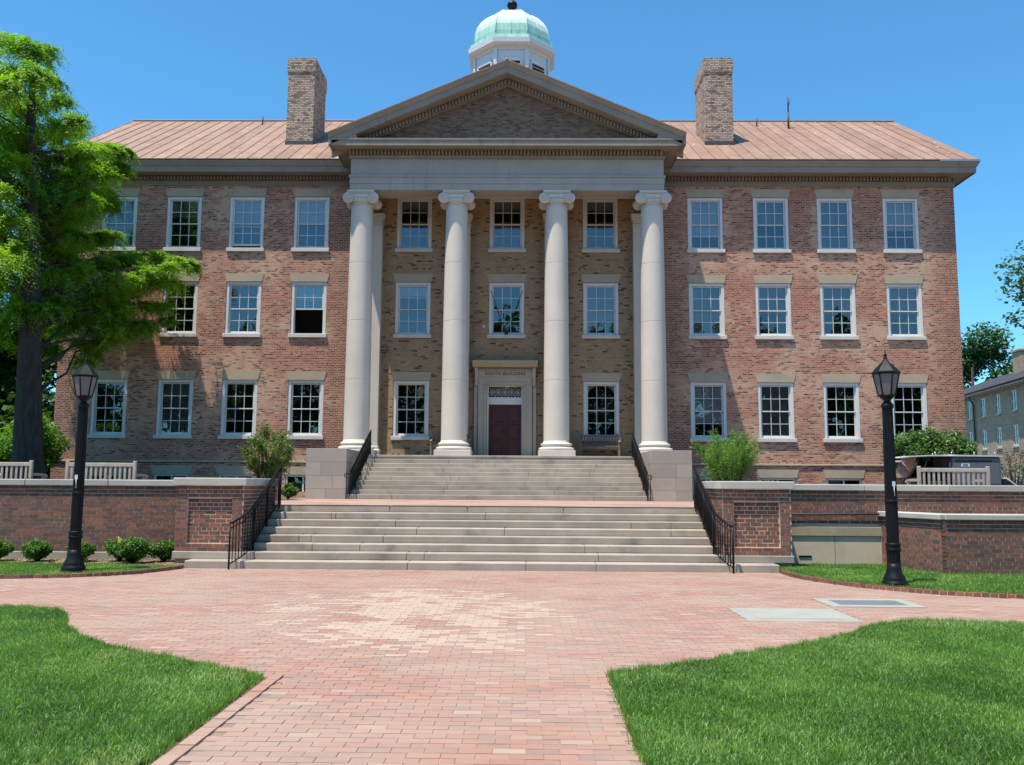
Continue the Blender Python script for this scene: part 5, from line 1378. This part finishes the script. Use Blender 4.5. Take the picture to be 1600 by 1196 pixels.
# the rest of the crown, away from the camera's left edge and towards the building
for i in range(42):
    z = random.uniform(5.6, 12.7); a = random.uniform(0, 2*math.pi); R0 = 3.6*(1-(z/20)**2)*random.uniform(.45, 1)
    x = -.6+R0*math.cos(a)*1.1; y = R0*math.sin(a)
    if x > .0+max(0, (9-z))*.0: x = -.6-abs(x)*.9
    cl.append((x, y, z, random.uniform(.6, .95)))
parts = []
def spine_at(z):
    for (a, b) in zip(spine[:-1], spine[1:]):
        if a[2] <= z <= b[2]: t = (z-a[2])/(b[2]-a[2]); return Vector(a).lerp(Vector(b), t)
    return Vector(spine[-1])
for (x, y, z, r) in cl:
    hd = math.hypot(x, y); s0 = spine_at(max(2.2, z-hd*random.uniform(.25, .55)-.2))
    limb(tb, s0, (x, y, z-r*.1), min(.06, .018+.008*hd), .006, 6, .04, .2, 6)
    if hd > 2.6:
        for t in (.5, .66, .82):
            q = s0.lerp(Vector((x, y, z)), t+random.uniform(-.06, .06)); parts.append(fronds((q.x, q.y, q.z+.05), .5, 46, 16, .14, .7))
    for k in range(3):
        d = Vector((random.uniform(-1, 1), random.uniform(-1, 1), random.uniform(-.4, .5)))*r*.9
        limb(tb, (x, y, z-r*.1), (x+d.x, y+d.y, z+d.z-.15), .02, .005, 4, 0, .2, 3)
    parts.append(fronds((x, y, z-.05), r*1.05, int(26+52*r), 18, .15, .8))
tb.build('trunk', 'bark', T)
crown_obj('crown', parts, 'leaf_cypress', T)

# trees and bushes in the left background
GB = 'dark trees behind the left end of the hall'
for i, (x, y, h, cr, lab) in enumerate([(-21.4, 5.5, 12, 3.6, 'dense dark tree close behind the big trunk, nearest the wing'), (-25.5, 3, 13, 4.5, 'dense dark tree at the left edge of the photo behind the bench'),
                                       (-23.5, 13, 14, 4.5, 'tall dark tree showing between the trunk and the wing corner'), (-30, 19, 16, 6, 'farthest dark tree in the left background')]):
    broad_tree('dark_tree', (x, y, TZ), h, cr, lab, leafmat='leaf_dark', leaves=22000, leaf=.34, group=GB, clumps=54, seed=60+i, base=.02)
shrub('maple_sapling', (-16.9, -2.2, TZ), 1.15, 3.0, 'bright yellow green young tree behind the big trunk, right of it', 'leaf_bright', 4200, .13, seed=71, clumps=18, base=.15, cat='tree')
shrub('maple_sapling', (-19.2, -2.6, TZ), 1.3, 2.7, 'bright yellow green young tree left of the big trunk', 'leaf_bright', 4200, .13, seed=72, clumps=18, base=.15, cat='tree')
ub = empty('utility_box', (-15.4, -8.6, TZ)); tag(ub, 'low grey green utility box beside the big trunk', 'utility box')
MB().bbox(-.32, .32, -.3, .3, 0, .72, .03).build('cabinet', 'cart_grey', ub); MB().bbox(-.35, .35, -.33, .33, .72, .77, .01).build('lid', 'cart_grey', ub)

# right background: tree just outside the frame whose branch reaches in, trees beyond the neighbour
broad_tree('maple_tree', (23.3, -1.6, TZ), 13.0, 4.3, 'blue green tree whose branch tips reach in at the right edge of the photo', leafmat='leaf_blue', leaves=15000, leaf=.2, clumps=34, seed=81, base=.28,
           extra_clumps=[(-3.6, -.6, 7.2, .8), (-4.1, .2, 6.5, .7), (-3.9, -.3, 5.6, .5), (-3.0, .3, 8.0, .9), (-3.2, -.2, 4.8, .5), (-4.9, -.1, 6.6, .3)])
for i, (x, y, h, cr, lab) in enumerate([(62, 88, 24, 8.5, 'tall dark tree beyond the slate roof, next to the right wing corner'), (72, 84, 25, 9, 'tall dark tree beyond the slate roof, behind its chimney'), (70, 66, 20, 8, 'tall dark tree beyond the slate roof at the right photo edge'), (53, 96, 21, 8, 'dark tree mostly hidden by the right wing corner')]):
    broad_tree('distant_tree', (x, y, 0), h, cr, lab, leafmat='leaf_blue', leaves=17000, leaf=.6, group='trees beyond the slate roof', clumps=40, seed=90+i, base=.2, trunk_r=.5)
# the wood on the far side of the lawn, seen mirrored in the lower windows
parts = []
for i in range(26):
    x = -80+i*6.5; hh = random.uniform(20, 27); yy = random.uniform(-98, -84)
    for k in range(14):
        f = (k+.5)/14; rr = 6*math.sin(math.pi*(.15+.8*f)); a = k*2.4
        parts.append(leaf_quads(ellipsoid_pts(170, (x+rr*.6*math.cos(a), yy+rr*.6*math.sin(a), hh*(.04+.9*f)), (3.2, 3.2, 2.6), .2, .2), 1.3, .8, .5))
V, F, r = join_np(parts); tag(link('woodland', npmesh('woodland', V, F, r), 'leaf_dark', None), 'line of trees across the lawn, mirrored dark in the lower windows', 'trees', kind='stuff')

# ================================================================ NEIGHBOURING BUILDING
NA = Vector((38.01, 42.0)); e = Vector((-.1386, -.99035)); Nang = math.atan2(e.y, e.x)
N = empty('tan_building', (NA.x, NA.y, 0), Nang); tag(N, 'three storey tan brick building with dark slate roof, beyond the right end', 'building')
# local x runs towards the camera, local -y is the visible face... outward normal is local -y
NL, NE = 21., 9.38
hs = []
for k in range(7):
    s0 = .55+3.1*k
    if s0+1.1 > NL: break
    hs += [(s0, s0+1.05, 7.27, 8.78), (s0, s0+1.0, 4.7, 6.25), (s0, s0+1.0, 1.9, 3.25)]
def nfac():
    mb = MB(); xs = sorted({-8, NL, *[h[0] for h in hs], *[h[1] for h in hs]}); zs = sorted({.6, NE, *[h[2] for h in hs], *[h[3] for h in hs]})
    for i in range(len(xs)-1):
        for k in range(len(zs)-1):
            cx, cz = (xs[i]+xs[i+1])/2, (zs[k]+zs[k+1])/2
            if any(h[0] < cx < h[1] and h[2] < cz < h[3] for h in hs): continue
            mb.add([(xs[i], 0, zs[k]), (xs[i+1], 0, zs[k]), (xs[i+1], 0, zs[k+1]), (xs[i], 0, zs[k+1])], [(0, 1, 2, 3)])
    for (a, b, c, d) in hs:
        mb.add([(a, 0, c), (a, .15, c), (a, .15, d), (a, 0, d)], [(0, 1, 2, 3)]); mb.add([(b, 0, c), (b, .15, c), (b, .15, d), (b, 0, d)], [(0, 1, 2, 3)]); mb.add([(a, 0, d), (a, .15, d), (b, .15, d), (b, 0, d)], [(0, 1, 2, 3)]); mb.add([(a, 0, c), (a, .15, c), (b, .15, c), (b, 0, c)], [(0, 1, 2, 3)])
    mb.add([(NL, 0, .6), (NL, 9, .6), (NL, 9, NE), (NL, 4.5, 11.4), (NL, 0, NE)], [(0, 1, 2, 3, 4)]); mb.add([(-8, 0, .6), (-8, 9, .6), (-8, 9, NE), (-8, 0, NE)], [(0, 1, 2, 3)]); mb.add([(-8, 9, .6), (NL, 9, .6), (NL, 9, NE), (-8, 9, NE)], [(0, 1, 2, 3)])
    return mb
# outward side: the camera looks from local +y or -y?
side = -1 if (Matrix.Rotation(-Nang, 3, 'Z') @ Vector((.7-NA.x, -33.9-NA.y, 0))).y < 0 else 1
def flip(mb):
    if side > 0: mb.v = [(x, -y, z) for x, y, z in mb.v]
    return mb
flip(nfac()).build('wall', 'brick_tan', N)
flip(MB().box(-7.9, NL-.1, .5, .55, 1, 9.2)).build('dark_room_backing', 'interior', N)  # near-black sheet painted as the dark of the rooms behind the glass
for (a, b, c, d) in hs:
    mb = MB(); f = .09
    mb.box(a, a+f, .04, .1, c, d); mb.box(b-f, b, .04, .1, c, d); mb.box(a+f, b-f, .04, .1, c, c+f); mb.box(a+f, b-f, .04, .1, d-f, d); mb.box(a+f, b-f, .045, .1, (c+d)/2-.025, (c+d)/2+.025); mb.box((a+b)/2-.02, (a+b)/2+.02, .05, .1, c+f, d-f)
    w = flip(mb).build('window', 'white', N)
    flip(MB().box(a+f, b-f, .08, .085, c+f, d-f)).build('glass_pane', 'glass', w)
    flip(MB().box(a-.06, b+.06, -.08, .05, c-.12, c-.002)).build('sill', 'lintel', w)
mb = MB(); mb.add([(-8.6, -.75, NE-.1), (NL+.5, -.75, NE-.1), (NL+.5, 4.5, 11.5), (-8.6, 4.5, 11.5), (NL+.5, 9.75, NE-.1), (-8.6, 9.75, NE-.1)], [(0, 1, 2, 3), (3, 2, 4, 5)])
mb.add([(-8.6, -.75, NE-.22), (NL+.5, -.75, NE-.22), (NL+.5, -.75, NE-.1), (-8.6, -.75, NE-.1)], [(0, 1, 2, 3)])
nr = flip(mb).build('roof', 'slate', N)
flip(MB().box(-8.5, NL+.4, -.68, -.02, NE-.26, NE-.2)).build('eave', 'white_wood', nr)
flip(MB().tube([(-8.6, -.8, NE-.12), (NL+.5, -.8, NE-.12)], .07, 6)).build('gutter', 'pipe', nr)
mb = MB()
for k in range(42): mb.box(-8.3+k*.68, -8.2+k*.68, -.6, 0, NE-.36, NE-.262)
flip(mb).build('brackets', 'white_wood', nr)['kind'] = 'stuff'
nc = flip(MB().box(1.6, 3.2, 3.4, 5.2, 9.9, 12.75)).build('chimney', 'brick_tan', N); flip(MB().bbox(1.5, 3.3, 3.3, 5.3, 12.75, 12.95, .03)).build('cap', 'lintel', nc)
flip(MB().tube([(2.5, -.12, 3), (2.5, -.12, 8.4), (2.5, -.5, 9.1)], .07, 6)).build('downpipe', 'pipe', N)

# ================================================================ CARGO CART AND CAR
Ct = empty('utility_cart', (13.35, -3.6, TZ)); Ct.scale = (1, 1, .868); tag(Ct, 'dark grey utility cart with open black cab and boxed cargo body behind the right bench', 'vehicle')
def prism_y(poly, y0, y1): return MB().prism(poly, 'y', y0, y1)
prism_y([(0.05, .35), (3.35, .35), (3.35, .62), (1.7, .62), (1.5, .55), (.75, .55), (.62, .95), (.1, .88), (.0, .7)], 0, 1.45).build('chassis', 'cart_black', Ct)
cg = MB().bbox(1.72, 3.36, .0, 1.45, .62, 1.74, .04); bxo = cg.build('cargo_box', 'cart_grey', Ct)
MB().bbox(1.84, 3.05, -.012, .0, 1.54, 1.62, .003).build('vent_slot', 'interior', bxo)
MB().bbox(1.76, 2.52, -.014, .0, .7, 1.5, .004).build('side_door', 'cart_grey', bxo)
MB().bbox(2.56, 3.3, -.014, .0, .7, 1.5, .004).build('side_door', 'cart_grey', bxo)
po = MB().box(2.02, 2.3, -.022, -.016, 1.36, 1.48).build('poster', 'paper', bxo); MB().box(2.07, 2.25, -.026, -.0225, 1.39, 1.46).build('print', 'ink', po)
po = MB().box(2.04, 2.32, -.022, -.016, 1.16, 1.29).build('poster', 'paper', bxo); MB().box(2.14, 2.2, -.026, -.0225, 1.16, 1.29).build('print', 'ink', po)
mb = MB(); mb.prism([(-.02, 1.70), (.35, 1.77), (1.0, 1.81), (3.36, 1.79), (3.4, 1.75), (1.0, 1.76), (.35, 1.72), (0, 1.67)], 'y', -.05, 1.5); mb.build('roof_panel', 'cart_roof', Ct)
mb = MB()
for x in (1.2, 1.75, 2.5, 3.2):
    for yy in (.02, 1.43): mb.tube([(x, yy, 1.78), (x-.02, yy, 1.93)], .015, 6)
mb.tube([(1.2, .02, 1.80), (3.3, .02, 1.80)], .015, 6); mb.tube([(1.2, 1.43, 1.80), (3.3, 1.43, 1.80)], .015, 6); mb.build('roof_rack', 'steel', Ct)
mb = MB()
for yy in (.03, 1.42):
    mb.tube([(.28, yy, .93), (.50, yy, 1.35), (.62, yy, 1.74)], .045, 6); mb.tube([(1.68, yy, .6), (1.66, yy, 1.75)], .04, 6); mb.tube([(.85, yy, .6), (.8, yy, 1.3), (.95, yy, 1.74)], .028, 6)
mb.build('cab_frame', 'cart_black', Ct)
me = bpy.data.meshes.new('windscreen'); me.from_pydata([(.28, .05, .93), (.28, 1.4, .93), (.6, 1.4, 1.72), (.6, .05, 1.72)], [], [(0, 1, 2, 3)]); link('windscreen', me, 'glass', Ct)
mb = MB(); mb.bbox(1.05, 1.6, .1, .68, .6, .8, .03); mb.bbox(1.5, 1.66, .1, .68, .8, 1.35, .04); mb.bbox(1.05, 1.6, .77, 1.35, .6, .8, .03); mb.bbox(1.5, 1.66, .77, 1.35, .8, 1.35, .04); mb.build('seat', 'rubber', Ct)
MB().tube([(.85+.17*math.cos(a)*.4, .4+.17*math.sin(a), 1.12+.17*math.cos(a)) for a in np.linspace(0, 2*math.pi, 17)], .014, 6).build('steering_wheel', 'rubber', Ct)
MB().bbox(-.08, .16, .03, .3, 1.52, 1.58, .01).build('side_mirror', 'car_white', Ct)
for x in (.62, 2.75):
    for yy in (.0, 1.25):
        wv = MB().lathe([(.1, 0), (.26, 0), (.3, .04), (.3, .16), (.26, .2), (.1, .2)], 20); wv.v = [(x+a, yy+c, .3+b) for a, b, c in wv.v]; wh = wv.build('wheel', 'rubber', Ct)
        rv = MB().lathe([(.02, -.01), (.16, -.012), (.17, .01), (.02, .01)], 14); rv.v = [(x+a, yy+c, .3+b) for a, b, c in rv.v]; rv.build('rim', 'steel', wh)
Cr = empty('white_car', (21.15, 6.0, .668), 0); tag(Cr, 'white car, only its roof and sloping glass show beside the grey cargo cart', 'car')
poly = [(-2.2, .35), (2.1, .35), (2.2, .6), (2.1, .78), (1.1, .92), (.55, 1.36), (-.9, 1.42), (-1.7, 1.0), (-2.15, .92)]
mb = MB().prism([(-2.2, .3), (2.15, .3), (2.2, .62), (2.05, .8), (1.15, .93), (-1.75, .97), (-2.2, .9)], 'y', -.85, .85); mb.build('body', 'car_white', Cr)
mb = MB(); mb.prism([(1.0, .93), (.45, 1.34), (-.95, 1.36), (-1.65, .96)], 'y', -.72, .72); mb.build('window_glass', 'cart_black', Cr)
mb = MB(); mb.prism([(.5, 1.32), (.35, 1.39), (-.85, 1.41), (-1.02, 1.34)], 'y', -.70, .70)
for yy in (-.73, .73): mb.tube([(1.05, yy, .93), (.45, yy*.97, 1.36), (-.95, yy*.97, 1.37), (-1.7, yy, .97)], .035, 6)
mb.build('roof', 'car_white', Cr)
for x in (-1.4, 1.35):
    for s in (-1, 1):
        wv = MB().lathe([(.1, 0), (.28, 0), (.31, .04), (.31, .16), (.28, .2), (.1, .2)], 18); wv.v = [(x+a, s*.82-.1+c, .31+b) for a, b, c in wv.v]; wv.build('wheel', 'rubber', Cr)
wbn = empty('waste_bin', (24.9, 8.0, .66)); tag(wbn, 'dark waste bin by the tan building at the right photo edge', 'bin')
MB().lathe([(.22, 0), (.26, .05), (.28, .85), (.3, .86), (.3, .92), (.2, 1.05), (.05, 1.1)], 16).build('bin_body', 'cart_black', wbn); MB().bbox(-.12, .12, -.31, -.2, .9, 1.0, .01).build('flap', 'interior', wbn)
